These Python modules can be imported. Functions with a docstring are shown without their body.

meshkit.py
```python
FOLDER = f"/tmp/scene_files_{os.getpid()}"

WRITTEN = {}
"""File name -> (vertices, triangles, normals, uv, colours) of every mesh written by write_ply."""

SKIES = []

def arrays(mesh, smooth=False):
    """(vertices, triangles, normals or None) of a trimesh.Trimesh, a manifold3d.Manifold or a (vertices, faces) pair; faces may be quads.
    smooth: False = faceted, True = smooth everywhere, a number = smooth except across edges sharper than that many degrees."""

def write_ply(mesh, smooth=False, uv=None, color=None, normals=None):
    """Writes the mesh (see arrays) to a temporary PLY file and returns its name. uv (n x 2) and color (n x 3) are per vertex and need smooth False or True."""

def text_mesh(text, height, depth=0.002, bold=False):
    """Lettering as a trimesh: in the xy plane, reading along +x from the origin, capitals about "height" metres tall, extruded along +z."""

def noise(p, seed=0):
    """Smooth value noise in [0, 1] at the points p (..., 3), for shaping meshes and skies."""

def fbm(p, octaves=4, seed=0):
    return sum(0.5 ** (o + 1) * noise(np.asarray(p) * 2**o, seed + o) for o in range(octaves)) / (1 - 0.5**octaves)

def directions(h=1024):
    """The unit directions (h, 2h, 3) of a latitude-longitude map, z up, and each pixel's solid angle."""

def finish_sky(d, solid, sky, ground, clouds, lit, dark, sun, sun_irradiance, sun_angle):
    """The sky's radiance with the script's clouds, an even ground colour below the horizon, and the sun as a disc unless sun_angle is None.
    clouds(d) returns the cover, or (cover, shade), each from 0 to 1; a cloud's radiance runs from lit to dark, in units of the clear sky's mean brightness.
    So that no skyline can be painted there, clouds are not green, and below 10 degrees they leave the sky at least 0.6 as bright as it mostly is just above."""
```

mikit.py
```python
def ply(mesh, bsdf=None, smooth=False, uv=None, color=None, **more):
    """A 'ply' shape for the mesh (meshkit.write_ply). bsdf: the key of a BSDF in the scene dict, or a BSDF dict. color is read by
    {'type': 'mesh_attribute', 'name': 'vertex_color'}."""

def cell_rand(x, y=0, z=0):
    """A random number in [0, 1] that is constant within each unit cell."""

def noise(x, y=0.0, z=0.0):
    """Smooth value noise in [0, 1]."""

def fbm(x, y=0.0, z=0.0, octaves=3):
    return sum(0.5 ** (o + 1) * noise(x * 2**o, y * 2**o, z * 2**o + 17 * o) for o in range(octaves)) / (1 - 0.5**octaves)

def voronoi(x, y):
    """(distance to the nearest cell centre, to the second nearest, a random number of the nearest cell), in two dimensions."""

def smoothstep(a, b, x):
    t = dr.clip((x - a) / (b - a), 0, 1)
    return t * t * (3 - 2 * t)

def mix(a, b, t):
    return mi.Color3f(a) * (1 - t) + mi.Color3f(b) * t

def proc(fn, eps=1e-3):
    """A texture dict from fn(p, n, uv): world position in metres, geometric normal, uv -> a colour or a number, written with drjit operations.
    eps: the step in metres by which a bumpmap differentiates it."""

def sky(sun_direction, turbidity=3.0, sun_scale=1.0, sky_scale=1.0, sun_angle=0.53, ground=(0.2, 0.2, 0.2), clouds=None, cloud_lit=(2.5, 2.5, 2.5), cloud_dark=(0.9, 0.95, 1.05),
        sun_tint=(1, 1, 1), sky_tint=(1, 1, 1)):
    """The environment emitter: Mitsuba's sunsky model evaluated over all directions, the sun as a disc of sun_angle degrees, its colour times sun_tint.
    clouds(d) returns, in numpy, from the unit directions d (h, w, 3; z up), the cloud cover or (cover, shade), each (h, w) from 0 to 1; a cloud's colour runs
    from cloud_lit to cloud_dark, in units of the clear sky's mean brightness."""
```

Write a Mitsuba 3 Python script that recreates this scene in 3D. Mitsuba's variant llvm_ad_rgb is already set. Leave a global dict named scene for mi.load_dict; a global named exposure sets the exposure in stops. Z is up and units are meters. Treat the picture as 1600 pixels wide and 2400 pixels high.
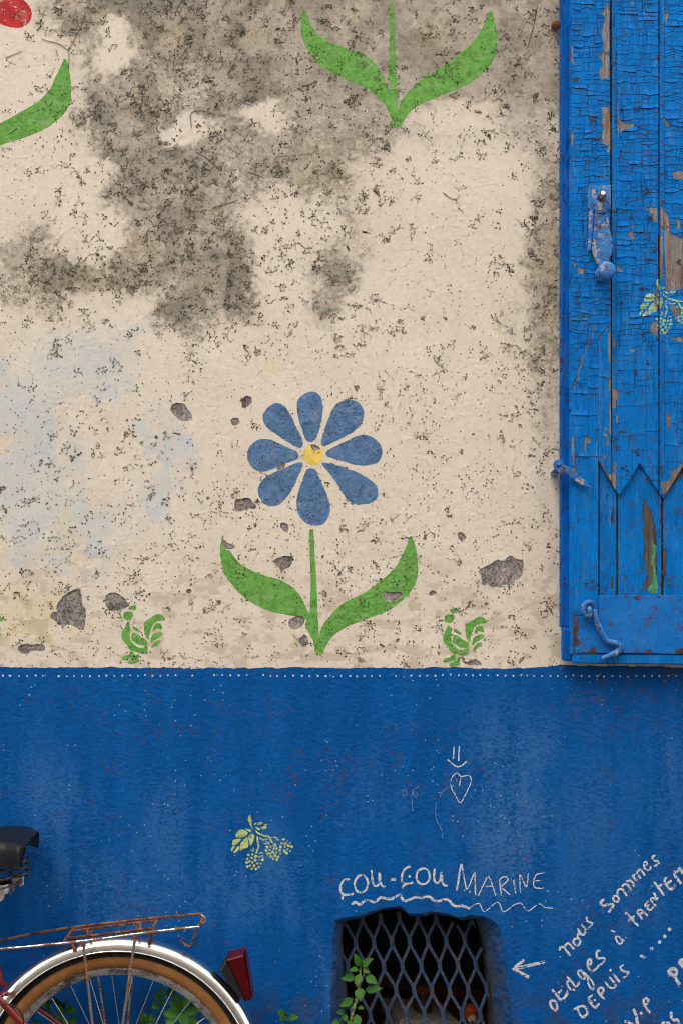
import math, random
import numpy as np
import drjit as dr
import mitsuba as mi
import trimesh, shapely
from shapely.geometry import Polygon, LineString, MultiPolygon, Point, box as sbox
from shapely.ops import split as ssplit, unary_union
import mikit, meshkit
from mikit import noise, fbm, smoothstep, mix, proc, voronoi, cell_rand

rng = np.random.default_rng(7)
random.seed(7)
T = mi.ScalarTransform4f
scene, labels = {}, {}

# ------------------------------------------------------------------ camera, light, exposure
CAM_D, CAM_Z = 3.2, 1.585            # metres from the wall, eye height
exposure = 2.97
scene['camera'] = {'type': 'perspective', 'fov': math.degrees(2 * math.atan(1.2 / CAM_D)), 'fov_axis': 'y',
                   'near_clip': 0.05, 'far_clip': 300.0,
                   'to_world': T().look_at(origin=[0, -CAM_D, CAM_Z], target=[0, 0, CAM_Z], up=[0, 0, 1])}
scene['sky'] = mikit.sky((-0.35, -0.55, 0.95), turbidity=4, sun_scale=0.16, sun_angle=24, clouds=lambda d: 1.0,
                         cloud_lit=(2.5, 2.48, 2.44), ground=(0.22, 0.21, 0.20))


# ------------------------------------------------------------------ helpers
def W(px, py, y=0.0):
    """World point at depth plane y of a measurement in the survey drawing (1 unit = 1 mm at the wall face)."""
    s = (CAM_D + y) / CAM_D / 1000.0
    return np.array([(px - 800.0) * s, y, CAM_Z + (1200.0 - py) * s])


def crop(x0, y0, k, pts):
    return [(x0 + a / k, y0 + b / k) for a, b in pts]


def xz(pts, y=0.0):
    return [tuple(W(a, b, y)[[0, 2]]) for a, b in pts]


def poly(pts, y=0.0):
    p = Polygon(xz(pts, y))
    return p if p.is_valid else p.buffer(0)


def chaikin(pts, n=2):
    p = np.asarray(pts, float)
    for _ in range(n):
        q = np.roll(p, -1, 0)
        p = np.stack([.75 * p + .25 * q, .25 * p + .75 * q], 1).reshape(-1, 2)
    return [tuple(a) for a in p]


def smoothline(pts, n=2):
    p = np.asarray(pts, float)
    for _ in range(n):
        a, b = p[:-1], p[1:]
        p = np.vstack([p[:1], np.stack([.75 * a + .25 * b, .25 * a + .75 * b], 1).reshape(-1, 2), p[-1:]])
    return p


def rough(p, amp, step, seed=0):
    """Uneven edge: the outline of a polygon (x, z metres) pushed about by noise."""
    def ring(r):
        c = np.array(r.segmentize(step).coords)[:-1]
        n = np.stack([meshkit.noise(np.c_[c / (step * 1.6), np.full(len(c), 3.3 + k * 7)], seed + k) - .5 for k in (0, 1)], 1)
        n += .6 * np.stack([meshkit.noise(np.c_[c / (step * .7), np.full(len(c), 9.3 + k * 7)], seed + k + 5) - .5 for k in (0, 1)], 1)
        return c + n * 2 * amp
    out = []
    for g in getattr(p, 'geoms', [p]):
        if g.is_empty or g.geom_type != 'Polygon':
            continue
        q = Polygon(ring(g.exterior), [ring(i) for i in g.interiors])
        out.append(q if q.is_valid else q.buffer(0))
    return unary_union(out)


def polys(p):
    return [g for g in getattr(p, 'geoms', [p]) if g.geom_type == 'Polygon' and g.area > 1e-8]


def tri2d(p):
    v, f = trimesh.creation.triangulate_polygon(p, engine='earcut')
    return np.asarray(v, float), np.asarray(f, int)


def wall_h(x, z):
    p = np.stack([x * 5.5, z * 5.5, x * 0], -1)
    return 0.0035 * (meshkit.fbm(p, 2, 3) - .5) * np.clip((1.0 - np.abs(x)) / .12, 0, 1)


def patch(p, off, cell=0.02, skirt=0.0, h=wall_h, y0=0.0):
    """A sheet over polygon p (x, z) standing 'off' metres proud (towards -y) of the surface y0 - h(x, z)."""
    V, F, base = [], [], 0
    for g in polys(p):
        x0, z0, x1, z1 = g.bounds
        i0, i1, j0, j1 = math.floor(x0 / cell), math.ceil(x1 / cell), math.floor(z0 / cell), math.ceil(z1 / cell)
        I, J = [a.ravel() for a in np.meshgrid(np.arange(i0, i1), np.arange(j0, j1), indexing='ij')]
        B = shapely.box(I * cell, J * cell, (I + 1) * cell, (J + 1) * cell)
        shapely.prepare(g)
        inside = shapely.contains_properly(g, B)
        cut = shapely.intersects(g, B) & ~inside
        if inside.any():
            a, b = I[inside] * cell, J[inside] * cell
            q = np.stack([np.stack([a, b], 1), np.stack([a + cell, b], 1), np.stack([a + cell, b + cell], 1), np.stack([a, b + cell], 1)], 1).reshape(-1, 2)
            k = np.arange(len(a)) * 4 + base
            F.append(np.vstack([np.c_[k, k + 1, k + 2], np.c_[k, k + 2, k + 3]]))
            V.append(q); base += len(q)
        for c in shapely.intersection(g, B[cut]):
            for s in polys(c):
                try:
                    v, f = tri2d(s)
                except Exception:
                    continue
                if len(f) == 0:
                    continue
                a = v[f]
                flip = np.cross(a[:, 1] - a[:, 0], a[:, 2] - a[:, 0]) < 0
                f[flip] = f[flip][:, ::-1]
                V.append(v); F.append(f + base); base += len(v)
    if not V:
        return None
    V, F = np.vstack(V), np.vstack(F)
    key = np.round(V * 1e6).astype(np.int64)
    _, first, inv = np.unique(key, axis=0, return_index=True, return_inverse=True)
    V, F = V[first], inv.reshape(-1)[F]
    F = F[(F[:, 0] != F[:, 1]) & (F[:, 1] != F[:, 2]) & (F[:, 0] != F[:, 2])]
    Y = y0 - h(V[:, 0], V[:, 1]) - off
    P = np.stack([V[:, 0], Y, V[:, 1]], 1)
    if skirt:
        PS, FS, b = [P], [F], len(P)
        for g in polys(p):
            for r in [g.exterior, *g.interiors]:
                c = np.array(r.segmentize(cell).coords)
                yt = y0 - h(c[:, 0], c[:, 1]) - off
                n = len(c)
                PS += [np.stack([c[:, 0], yt, c[:, 1]], 1), np.stack([c[:, 0], yt + skirt, c[:, 1]], 1)]
                k = np.arange(n - 1) + b
                FS.append(np.vstack([np.c_[k, k + n, k + 1], np.c_[k + 1, k + n, k + n + 1]]))
                b += 2 * n
        P, F = np.vstack(PS), np.vstack(FS)
    return P, F


def join(parts):
    V, F, b = [], [], 0
    for m in parts:
        if m is None:
            continue
        if isinstance(m, trimesh.Trimesh):
            v, f = np.asarray(m.vertices), np.asarray(m.faces)
        else:
            v, f = m
        V.append(v); F.append(np.asarray(f) + b); b += len(v)
    return np.vstack(V), np.vstack(F)


def tube(pts, r, sides=8, cap=True):
    p = np.asarray(pts, float)
    n = len(p)
    r = np.broadcast_to(np.asarray(r, float), (n,))
    t = np.gradient(p, axis=0)
    t /= np.linalg.norm(t, axis=1, keepdims=True) + 1e-12
    a = np.cross(t[0], [0, 0, 1.0] if abs(t[0][2]) < .9 else [1.0, 0, 0])
    a /= np.linalg.norm(a)
    A = []
    for k in range(n):
        a = a - t[k] * np.dot(a, t[k])
        a /= np.linalg.norm(a) + 1e-12
        A.append(a)
    A = np.array(A); B = np.cross(t, A)
    ang = np.arange(sides) * 2 * math.pi / sides
    v = p[:, None] + r[:, None, None] * (np.cos(ang)[None, :, None] * A[:, None] + np.sin(ang)[None, :, None] * B[:, None])
    f = []
    for i in range(n - 1):
        for j in range(sides):
            k = (j + 1) % sides
            f += [(i * sides + j, i * sides + k, (i + 1) * sides + k), (i * sides + j, (i + 1) * sides + k, (i + 1) * sides + j)]
    v = v.reshape(-1, 3)
    if cap:
        m = len(v)
        v = np.vstack([v, p[0], p[-1]])
        for j in range(sides):
            k = (j + 1) % sides
            f += [(m, k, j), (m + 1, (n - 1) * sides + j, (n - 1) * sides + k)]
    return v, np.array(f)


def line3(a, b, n=2):
    a, b = np.asarray(a, float), np.asarray(b, float)
    return a + (b - a) * np.linspace(0, 1, n)[:, None]


def curve3(pts, n=2):
    p = np.asarray(pts, float)
    for _ in range(n):
        a, b = p[:-1], p[1:]
        p = np.vstack([p[:1], np.stack([.75 * a + .25 * b, .25 * a + .75 * b], 1).reshape(-1, 3), p[-1:]])
    return p


def slab(p, yf, yb, bevel=0.0012):
    """Solid board over polygon p (x, z): front face at yf, back at yb, chamfered front edge."""
    out = []
    for g in polys(p):
        inner = g.buffer(-bevel, join_style=2)
        rings = [(g, yb), (g, yf + bevel)]
        for q in polys(inner):
            v, f = tri2d(q)
            a = v[f]
            flip = np.cross(a[:, 1] - a[:, 0], a[:, 2] - a[:, 0]) < 0
            f[flip] = f[flip][:, ::-1]
            out.append((np.c_[v[:, 0], np.full(len(v), yf), v[:, 1]], f))
        for r in [g.exterior, *g.interiors]:
            c = np.array(r.coords)
            n = len(c); k = np.arange(n - 1)
            v = np.vstack([np.c_[c[:, 0], np.full(n, yb), c[:, 1]], np.c_[c[:, 0], np.full(n, yf + bevel), c[:, 1]]])
            out.append((v, np.vstack([np.c_[k, k + 1, k + n], np.c_[k + 1, k + n + 1, k + n]])))
        # chamfer: ring between outline and inset, triangulated as the difference
        ring = g.difference(inner)
        for q in polys(ring):
            v, f = tri2d(q)
            a = v[f]
            flip = np.cross(a[:, 1] - a[:, 0], a[:, 2] - a[:, 0]) < 0
            f[flip] = f[flip][:, ::-1]
            d = shapely.distance(g.boundary, shapely.points(v))
            out.append((np.c_[v[:, 0], yf + bevel - np.clip(d, 0, bevel), v[:, 1]], f))
    return join(out)


def lathe(profile, n=20):
    """Profile [(radius, height)] turned about z."""
    p = np.asarray(profile, float)
    ang = np.arange(n) * 2 * math.pi / n
    v = np.stack([p[:, None, 0] * np.cos(ang), p[:, None, 0] * np.sin(ang), np.repeat(p[:, 1:], n, 1)], -1).reshape(-1, 3)
    f = []
    for i in range(len(p) - 1):
        for j in range(n):
            k = (j + 1) % n
            f += [(i * n + j, i * n + k, (i + 1) * n + k), (i * n + j, (i + 1) * n + k, (i + 1) * n + j)]
    return v, np.array(f)


def turned(profile, at, axis=(0, -1, 0), n=20):
    v, f = lathe(profile, n)
    M = trimesh.geometry.align_vectors([0, 0, 1], axis)[:3, :3]
    return v @ M.T + np.asarray(at), f


def bx(lo, hi, bevel=0.0):
    m = trimesh.creation.box(bounds=[lo, hi])
    return np.asarray(m.vertices), np.asarray(m.faces)


def freekey(key):
    if key not in scene and key not in labels and not any(k.startswith(key + '__') for k in scene):
        return key
    i = 1
    while True:
        k = f'{key}_{i:03d}'
        if k not in scene and k not in labels and not any(q.startswith(k + '__') for q in scene):
            return k
        i += 1


def tag(key, label=None, cat=None, group=None, kind=None):
    d = {k: v for k, v in (('label', label), ('category', cat), ('group', group), ('kind', kind)) if v}
    if d:
        labels[key] = d
    return key


def thing(name, label, cat, group=None, kind=None):
    return tag(freekey(name), label, cat, group, kind)


def add(key, mesh, bsdf, smooth=False, label=None, cat=None, group=None, kind=None):
    if mesh is None:
        return None
    key = freekey(key)
    scene[key] = mikit.ply(mesh, bsdf, smooth=smooth)
    return tag(key, label, cat, group, kind)


def lin(r, g, b):
    f = lambda c: (c / 255 / 12.92) if c / 255 <= .04045 else ((c / 255 + .055) / 1.055) ** 2.4
    return (f(r), f(g), f(b))


# ------------------------------------------------------------------ materials
def uv_of(p):
    return p.x * 1000 + 800, 1200 - (p.z - CAM_Z) * 1000


STAIN = [  # weathered algae on the upper plaster: centre, half sizes, strength (mm on the wall)
    (700, 120, 560, 215, .82), (340, 60, 170, 120, .95), (1190, 180, 130, 170, .8), (820, 300, 230, 100, .8), (650, 330, 230, 105, .85),
    (385, 370, 170, 110, 1.15), (300, 455, 105, 100, 1.0), (440, 500, 140, 100, .95), (520, 640, 115, 110, 1.05), (430, 720, 70, 62, .98),
    (350, 610, 130, 80, .9), (600, 440, 90, 70, .7), (715, 395, 125, 95, .95), (825, 480, 34, 100, .6), (830, 560, 42, 75, .5),
    (785, 650, 52, 72, .85), (760, 710, 50, 46, .75), (85, 530, 44, 74, .85), (50, 605, 74, 46, .8), (30, 670, 50, 60, .62),
    (180, 652, 120, 44, .95), (105, 700, 60, 50, .55), (250, 600, 62, 46, .55), (1275, 620, 48, 330, .85), (1270, 950, 30, 170, .45),
    (1190, 745, 46, 40, .38), (1215, 800, 40, 60, .3), (1240, 70, 70, 170, .75), (150, 60, 80, 76, .8), (110, 125, 60, 34, .55),
    (60, 345, 100, 34, .3), (1080, 325, 190, 44, .62), (690, 520, 24, 110, .35), (1280, 1250, 16, 200, .3)]
CLEAN = [(80, 170, 105, 92, 1.), (80, 415, 118, 96, 1.), (268, 112, 44, 66, .95), (618, 268, 56, 42, 1.), (440, 306, 62, 28, .9), (432, 200, 80, 74, .36),
         (1070, 275, 95, 44, .7), (205, 545, 82, 62, 1.), (200, 420, 60, 46, 1.), (965, 455, 118, 92, .95), (1110, 450, 130, 110, .92),
         (655, 530, 66, 86, .9), (640, 640, 40, 100, .9), (760, 520, 34, 50, .6)]


def ell(u, v, c, soft=1.25):
    d = dr.sqrt(dr.square((u - c[0]) / c[2]) + dr.square((v - c[1]) / c[3]))
    return (1 - smoothstep(1 - soft * .6, 1 + soft * .7, d)) * c[4]


def stain(u, v):
    wx = (fbm(u * .018, v * .018, 1.5, 3) - .5) * 90 + (noise(u * .11, v * .11, 8.) - .5) * 22
    wy = (fbm(u * .018, v * .018, 7.5, 3) - .5) * 90 + (noise(u * .11, v * .11, 18.) - .5) * 22
    a, b = u + wx, v + wy
    s = smoothstep(385, 265, b + .05 * a) * smoothstep(120, 230, a) * 1.0
    for c in STAIN:
        s = dr.maximum(s, ell(a, b, c))
    for c in CLEAN:
        s = s * (1 - ell(a, b, c, .95))
    return s


BLUEISH = [(40, 930, 90, 70, .8), (75, 1040, 70, 110, 1.), (110, 880, 90, 60, .7), (220, 830, 70, 60, .8), (250, 905, 60, 34, .9), (60, 1190, 90, 90, .8),
           (80, 1250, 60, 60, .9), (395, 1060, 36, 80, .9), (390, 1170, 44, 50, .9), (215, 1230, 60, 50, .8), (250, 1280, 44, 40, .8), (170, 1190, 60, 50, .6)]
YELLOWISH = [(60, 1460, 110, 46, .9), (130, 1430, 60, 40, .7), (665, 905, 22, 22, .9), (150, 1220, 60, 40, .5)]


def col_plaster(p, n, uv):
    u, v = uv_of(p)
    base = mix((.605, .535, .452), (.65, .592, .522), fbm(u * .012, v * .012, 2., 2))
    base = base * (0.93 + .14 * noise(u * .25, v * .25, 3.))
    bl, ye = mi.Float(0), mi.Float(0)
    a, b = u + (fbm(u * .022, v * .022, 4., 3) - .5) * 170, v + (fbm(u * .022, v * .022, 14., 3) - .5) * 170
    for c in BLUEISH:
        bl = dr.maximum(bl, ell(a, b, c, 1.35))
    for c in YELLOWISH:
        ye = dr.maximum(ye, ell(a, b, c, .9))
    spray = .35 + .5 * noise(u * .4, v * .4, 6.) + .3 * fbm(u * .03, v * .03, 66., 2)
    base = mix(base, (.455, .505, .555), dr.clip(bl * spray * 1.05, 0, 1))
    base = mix(base, (.60, .52, .28), dr.clip(ye * spray * .6, 0, 1))
    # general grime towards the lower edge
    lowdirt = smoothstep(1240, 1420, v) * smoothstep(.50, .68, fbm(u * .03, v * .05, 9., 3)) * .42
    base = mix(base, (.33, .27, .19), lowdirt)
    s = stain(u, v)
    n1, n2, n3 = noise(u * .14, v * .16, 5.), noise(u * .36, v * .40, 15.), noise(u * .85, v * .85, 25.)
    grain = dr.clip((n1 * .38 + n2 * .36 + n3 * .26 - .5) * 2.3 + .5, 0, 1)
    big = fbm(u * .020, v * .020, 21., 3)
    mid = fbm(u * .045, v * .05, 61., 3)
    haze = smoothstep(.06, .95, s * (.62 + .76 * mid))
    cover = dr.clip(haze * .72 + .42 * smoothstep(-.10, .42, s * 1.12 - .32 - (grain - .1) * .5 + (mid - .5) * .5), 0, 1)
    dark = dr.clip(smoothstep(.42, .62, big) * .75 + smoothstep(.90, 1.14, s) * .45 - smoothstep(540, 760, u) * smoothstep(430, 300, v) * .35, 0, 1)
    grey = mix((.350, .308, .262), (.178, .163, .134), dark)
    olive = smoothstep(1215, 1290, u) * smoothstep(330, 420, v) + smoothstep(.58, .80, fbm(u * .012, v * .012, 33., 2))
    grey = mix(grey, grey * mi.Color3f(1.0, .95, .70), dr.clip(olive * .42, 0, 1))
    grey = grey * (.66 + .40 * grain + .36 * (mid - .1))
    col = mix(base, grey, cover * .92)
    # mould flecks
    n4, n5 = noise(u * .11, v * .11, 41.), noise(u * .30, v * .30, 43.)
    fl = smoothstep(.56, .69, n4 * .40 + n5 * .35 + n3 * .25) * smoothstep(.15, .75, s) * (1 - smoothstep(540, 760, u) * smoothstep(430, 300, v) * .62)
    col = mix(col, (.042, .039, .026), fl * (.50 + .4 * dark))
    return col


def h_plaster(p, n, uv):
    u, v = uv_of(p)
    return (fbm(u * .17 + v * .08, v * .17 - u * .08, 2., 3) * (.6 + .8 * noise(u * .02, v * .02, 12.)) + .10 * noise(u * .03, v * .035, 5.)) * 1.0


FADE = [(1190, 1900, 90, 200, .8), (1240, 1790, 50, 120, .55), (1400, 1900, 70, 140, .4), (120, 1880, 90, 120, .5), (390, 1950, 60, 110, .5), (220, 2060, 120, 60, .5),
        (600, 2060, 140, 90, .55), (300, 2130, 150, 50, .4), (1430, 2100, 120, 100, .35), (745, 2260, 30, 120, .5), (1560, 1850, 50, 120, .4), (860, 1850, 80, 80, .25)]


def col_dado(p, n, uv):
    u, v = uv_of(p)
    a, b = u + (noise(u * .02, v * .012, 4.) - .5) * 80, v + (noise(u * .02, v * .02, 14.) - .5) * 60
    f = mi.Float(0)
    for c in FADE:
        f = dr.maximum(f, ell(a, b, c, 1.1))
    streak = fbm(u * .035, v * .006, 3., 3)
    grain = noise(u * .18, v * .26, 6.) * .6 + noise(u * .5, v * .6, 8.) * .4
    col = mix((.0012, .066, .262), (.0035, .088, .335), streak)
    col = col * (.78 + .44 * grain)
    col = mix(col, (.060, .160, .365), f * smoothstep(.34, .74, grain * .6 + streak * .55) * .66)
    # rusty creeper traces and white paint specks
    zone = smoothstep(.55, .72, fbm(u * .014, v * .014, 31., 3))
    r = smoothstep(.64, .72, noise(u * .13, v * .13, 35.) * .5 + noise(u * .42, v * .42, 37.) * .5) * zone
    near = smoothstep(1180, 1400, u) * smoothstep(1800, 1580, v)
    r = r + smoothstep(.60, .70, noise(u * .07, v * .05, 45.) * .6 + noise(u * .3, v * .3, 47.) * .4) * near * .8
    col = mix(col, (.075, .034, .022), dr.clip(r, 0, 1) * .45)
    c1, c2, w = voronoi(u * .085, v * .085)
    w2 = smoothstep(.52, .66, fbm(u * .012, v * .012, 71., 2))
    sp = smoothstep(.15, .08, c1) * smoothstep(.90, .92, w) * (.08 + .92 * w2)
    col = mix(col, (.52, .55, .60), sp * .8)
    low = smoothstep(2260, 2420, v) * smoothstep(.45, .65, fbm(u * .03, v * .02, 81., 3))
    col = mix(col, (.035, .045, .065), low * .5)
    return col


def paint(base, var=.35, bare=None):
    def fn(p, n, uv):
        u, v = uv_of(p)
        g = noise(u * .30, v * .36, 6.) * .55 + noise(u * .07, v * .07, 8.) * .45
        col = mi.Color3f(*base) * (1 - var + 2 * var * g)
        d = smoothstep(.60, .74, noise(u * .14, v * .14, 41.) * .5 + noise(u * .5, v * .5, 43.) * .5)
        col = mix(col, mi.Color3f(*base) * .3, d * .5)
        thin = smoothstep(.60, .80, fbm(u * .05, v * .07, 71., 3))
        col = mix(col, mi.Color3f(*base) * .72 + mi.Color3f(.13, .115, .095), thin * .6)
        if bare is not None:
            w = smoothstep(.70, .76, noise(u * .33, v * .33, 61.) * .6 + noise(u * .1, v * .1, 63.) * .4)
            col = mix(col, bare, w * .8)
        return col
    return fn


def chalk(op):
    def fn(p, n, uv):
        u, v = uv_of(p)
        g = dr.clip((noise(u * .24, v * .28, 6.) * .6 + noise(u * .6, v * .6, 8.) * .4 - .5) * 1.6 + .56, 0, 1)
        blue = mi.Color3f(.0025, .078, .30)
        return mix(blue, mi.Color3f(.56, .555, .565), smoothstep(.20, .40, g) * op)
    return fn


def col_bare(p, n, uv):
    u, v = uv_of(p)
    g = dr.clip((noise(u * .28, v * .28, 6.) * .5 + noise(u * .7, v * .7, 7.) * .5 - .5) * 1.9 + .5, 0, 1)
    return mix((.11, .098, .093), (.37, .33, .32), g) * (.75 + .5 * noise(u * .05, v * .05, 9.))


def col_shutter(p, n, uv):
    u, v = uv_of(p)
    s = fbm(u * .16, v * .010, 2., 3)
    g = noise(u * .5, v * .06, 5.)
    col = mix((.0003, .112, .41), (.001, .172, .58), s) * (.84 + .32 * g)
    pale = smoothstep(.60, .78, fbm(u * .05, v * .012, 12., 3)) * smoothstep(.35, .7, noise(u * .6, v * .05, 15.))
    col = mix(col, (.045, .205, .53), pale * .5)
    # hairline cracks along the grain and across it
    k1 = smoothstep(.02, .0, dr.abs(fbm(u * .09, v * .007, 22., 3) - .5)) * smoothstep(.45, .6, noise(u * .03, v * .006, 25.))
    c1, c2, w = voronoi(u * .055 + noise(u * .1, v * .1, 3.) * .5, v * .09 + noise(u * .1, v * .1, 4.) * .5)
    k2 = smoothstep(.07, .0, c2 - c1) * smoothstep(.46, .6, noise(u * .02, v * .02, 27.)) * smoothstep(1180, 900, v)
    col = mix(col, (.004, .018, .05), dr.clip(k1 * .8 + k2 * .75, 0, 1))
    dirt = smoothstep(.66, .75, noise(u * .1, v * .1, 35.) * .5 + noise(u * .4, v * .4, 37.) * .5)
    col = mix(col, (.05, .04, .035), dirt * .5)
    return col


def h_shutter(p, n, uv):
    u, v = uv_of(p)
    return fbm(u * .22, v * .018, 2., 3) * .8 + noise(u * .3, v * .3, 9.) * .2


def col_wood(p, n, uv):
    u, v = uv_of(p)
    s = fbm(u * .35, v * .02, 2., 3)
    col = mix((.070, .058, .052), (.30, .265, .27), s)
    col = col * (.75 + .5 * noise(u * .9, v * .09, 5.))
    return mix(col, (.12, .055, .03), smoothstep(.6, .8, noise(u * .03, v * .02, 7.)) * .4)


def col_iron(p, n, uv):      # blue-painted iron, paint flaking to rust
    u, v = uv_of(p)
    g = noise(u * .12, v * .12, 2.) * .55 + noise(u * .45, v * .45, 4.) * .45
    col = mix((.008, .120, .41), (.065, .205, .49), noise(u * .06, v * .06, 9.)) * (.82 + .36 * noise(u * .4, v * .4, 6.))
    c1, c2, w = voronoi(u * .14 + noise(u * .2, v * .2, 3.), v * .14 + noise(u * .2, v * .2, 4.))
    col = mix(col, (.006, .02, .05), smoothstep(.06, .0, c2 - c1) * smoothstep(.4, .55, noise(u * .05, v * .05, 7.)) * .7)
    rust = smoothstep(.655, .72, g)
    col = mix(col, mix((.040, .020, .012), (.12, .065, .038), noise(u * .7, v * .7, 3.)), rust)
    chip = smoothstep(.70, .73, noise(u * .10, v * .085, 52.) * .7 + noise(u * .4, v * .4, 54.) * .3)
    return mix(col, (.36, .29, .27), chip * .9)


def col_plate(p, n, uv):     # sheet-metal plate at the shutter's foot, rusting along its edges
    u, v = uv_of(p)
    g = fbm(u * .05, v * .05, 2., 3)
    col = mix((.002, .120, .45), (.012, .165, .53), fbm(u * .02, v * .03, 9., 2)) * (.9 + .2 * noise(u * .3, v * .3, 3.))
    e = smoothstep(1500, 1532, v) + smoothstep(1352, 1343, u) * .55 + smoothstep(1402, 1396, v) * .35
    rust = smoothstep(.66, .95, g + e * .30) + smoothstep(.70, .80, noise(u * .13, v * .13, 5.) * .6 + noise(u * .4, v * .4, 15.) * .4) * .7
    return mix(col, mix((.025, .014, .010), (.12, .058, .028), noise(u * .5, v * .5, 4.)), dr.clip(rust, 0, 1))


def col_grille(p, n, uv):
    u, v = uv_of(p)
    g = noise(u * .08, v * .08, 2.) * .5 + noise(u * .4, v * .4, 4.) * .5
    col = mix((.014, .042, .112), (.045, .064, .115), noise(u * .1, v * .1, 3.)) * (.75 + .5 * noise(u * .6, v * .6, 6.))
    return mix(col, (.12, .055, .03), smoothstep(.66, .73, g) * .8)


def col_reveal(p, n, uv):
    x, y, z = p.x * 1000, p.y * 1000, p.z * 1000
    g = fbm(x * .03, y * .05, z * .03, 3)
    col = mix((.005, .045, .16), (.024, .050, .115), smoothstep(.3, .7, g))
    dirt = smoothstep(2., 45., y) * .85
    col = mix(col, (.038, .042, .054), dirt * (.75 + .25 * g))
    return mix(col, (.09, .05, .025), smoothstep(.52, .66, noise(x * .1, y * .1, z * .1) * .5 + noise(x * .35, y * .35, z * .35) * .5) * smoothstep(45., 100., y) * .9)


def col_rack(p, n, uv):      # chrome plating eaten by rust
    x, y, z = p.x * 1000, p.y * 1000, p.z * 1000
    g = noise(x * .045, y * .045, z * .045) * .65 + noise(x * .35, y * .35, z * .35) * .35
    r = smoothstep(.46, .56, g)
    return mix((.56, .56, .57), mix((.075, .026, .012), (.27, .115, .04), noise(x * .5, y * .5, z * .5)), r)


def rough_rack(p, n, uv):
    x, y, z = p.x * 1000, p.y * 1000, p.z * 1000
    g = noise(x * .045, y * .045, z * .045) * .65 + noise(x * .35, y * .35, z * .35) * .35
    return .26 + .5 * smoothstep(.46, .56, g)


def met_rack(p, n, uv):
    x, y, z = p.x * 1000, p.y * 1000, p.z * 1000
    g = noise(x * .045, y * .045, z * .045) * .65 + noise(x * .35, y * .35, z * .35) * .35
    return 1 - smoothstep(.46, .56, g)


def col_rust(p, n, uv):
    x, y, z = p.x * 1000, p.y * 1000, p.z * 1000
    g = noise(x * .08, y * .08, z * .08) * .5 + noise(x * .5, y * .5, z * .5) * .5
    return mix((.045, .017, .010), (.24, .10, .04), smoothstep(.3, .75, g))


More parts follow.
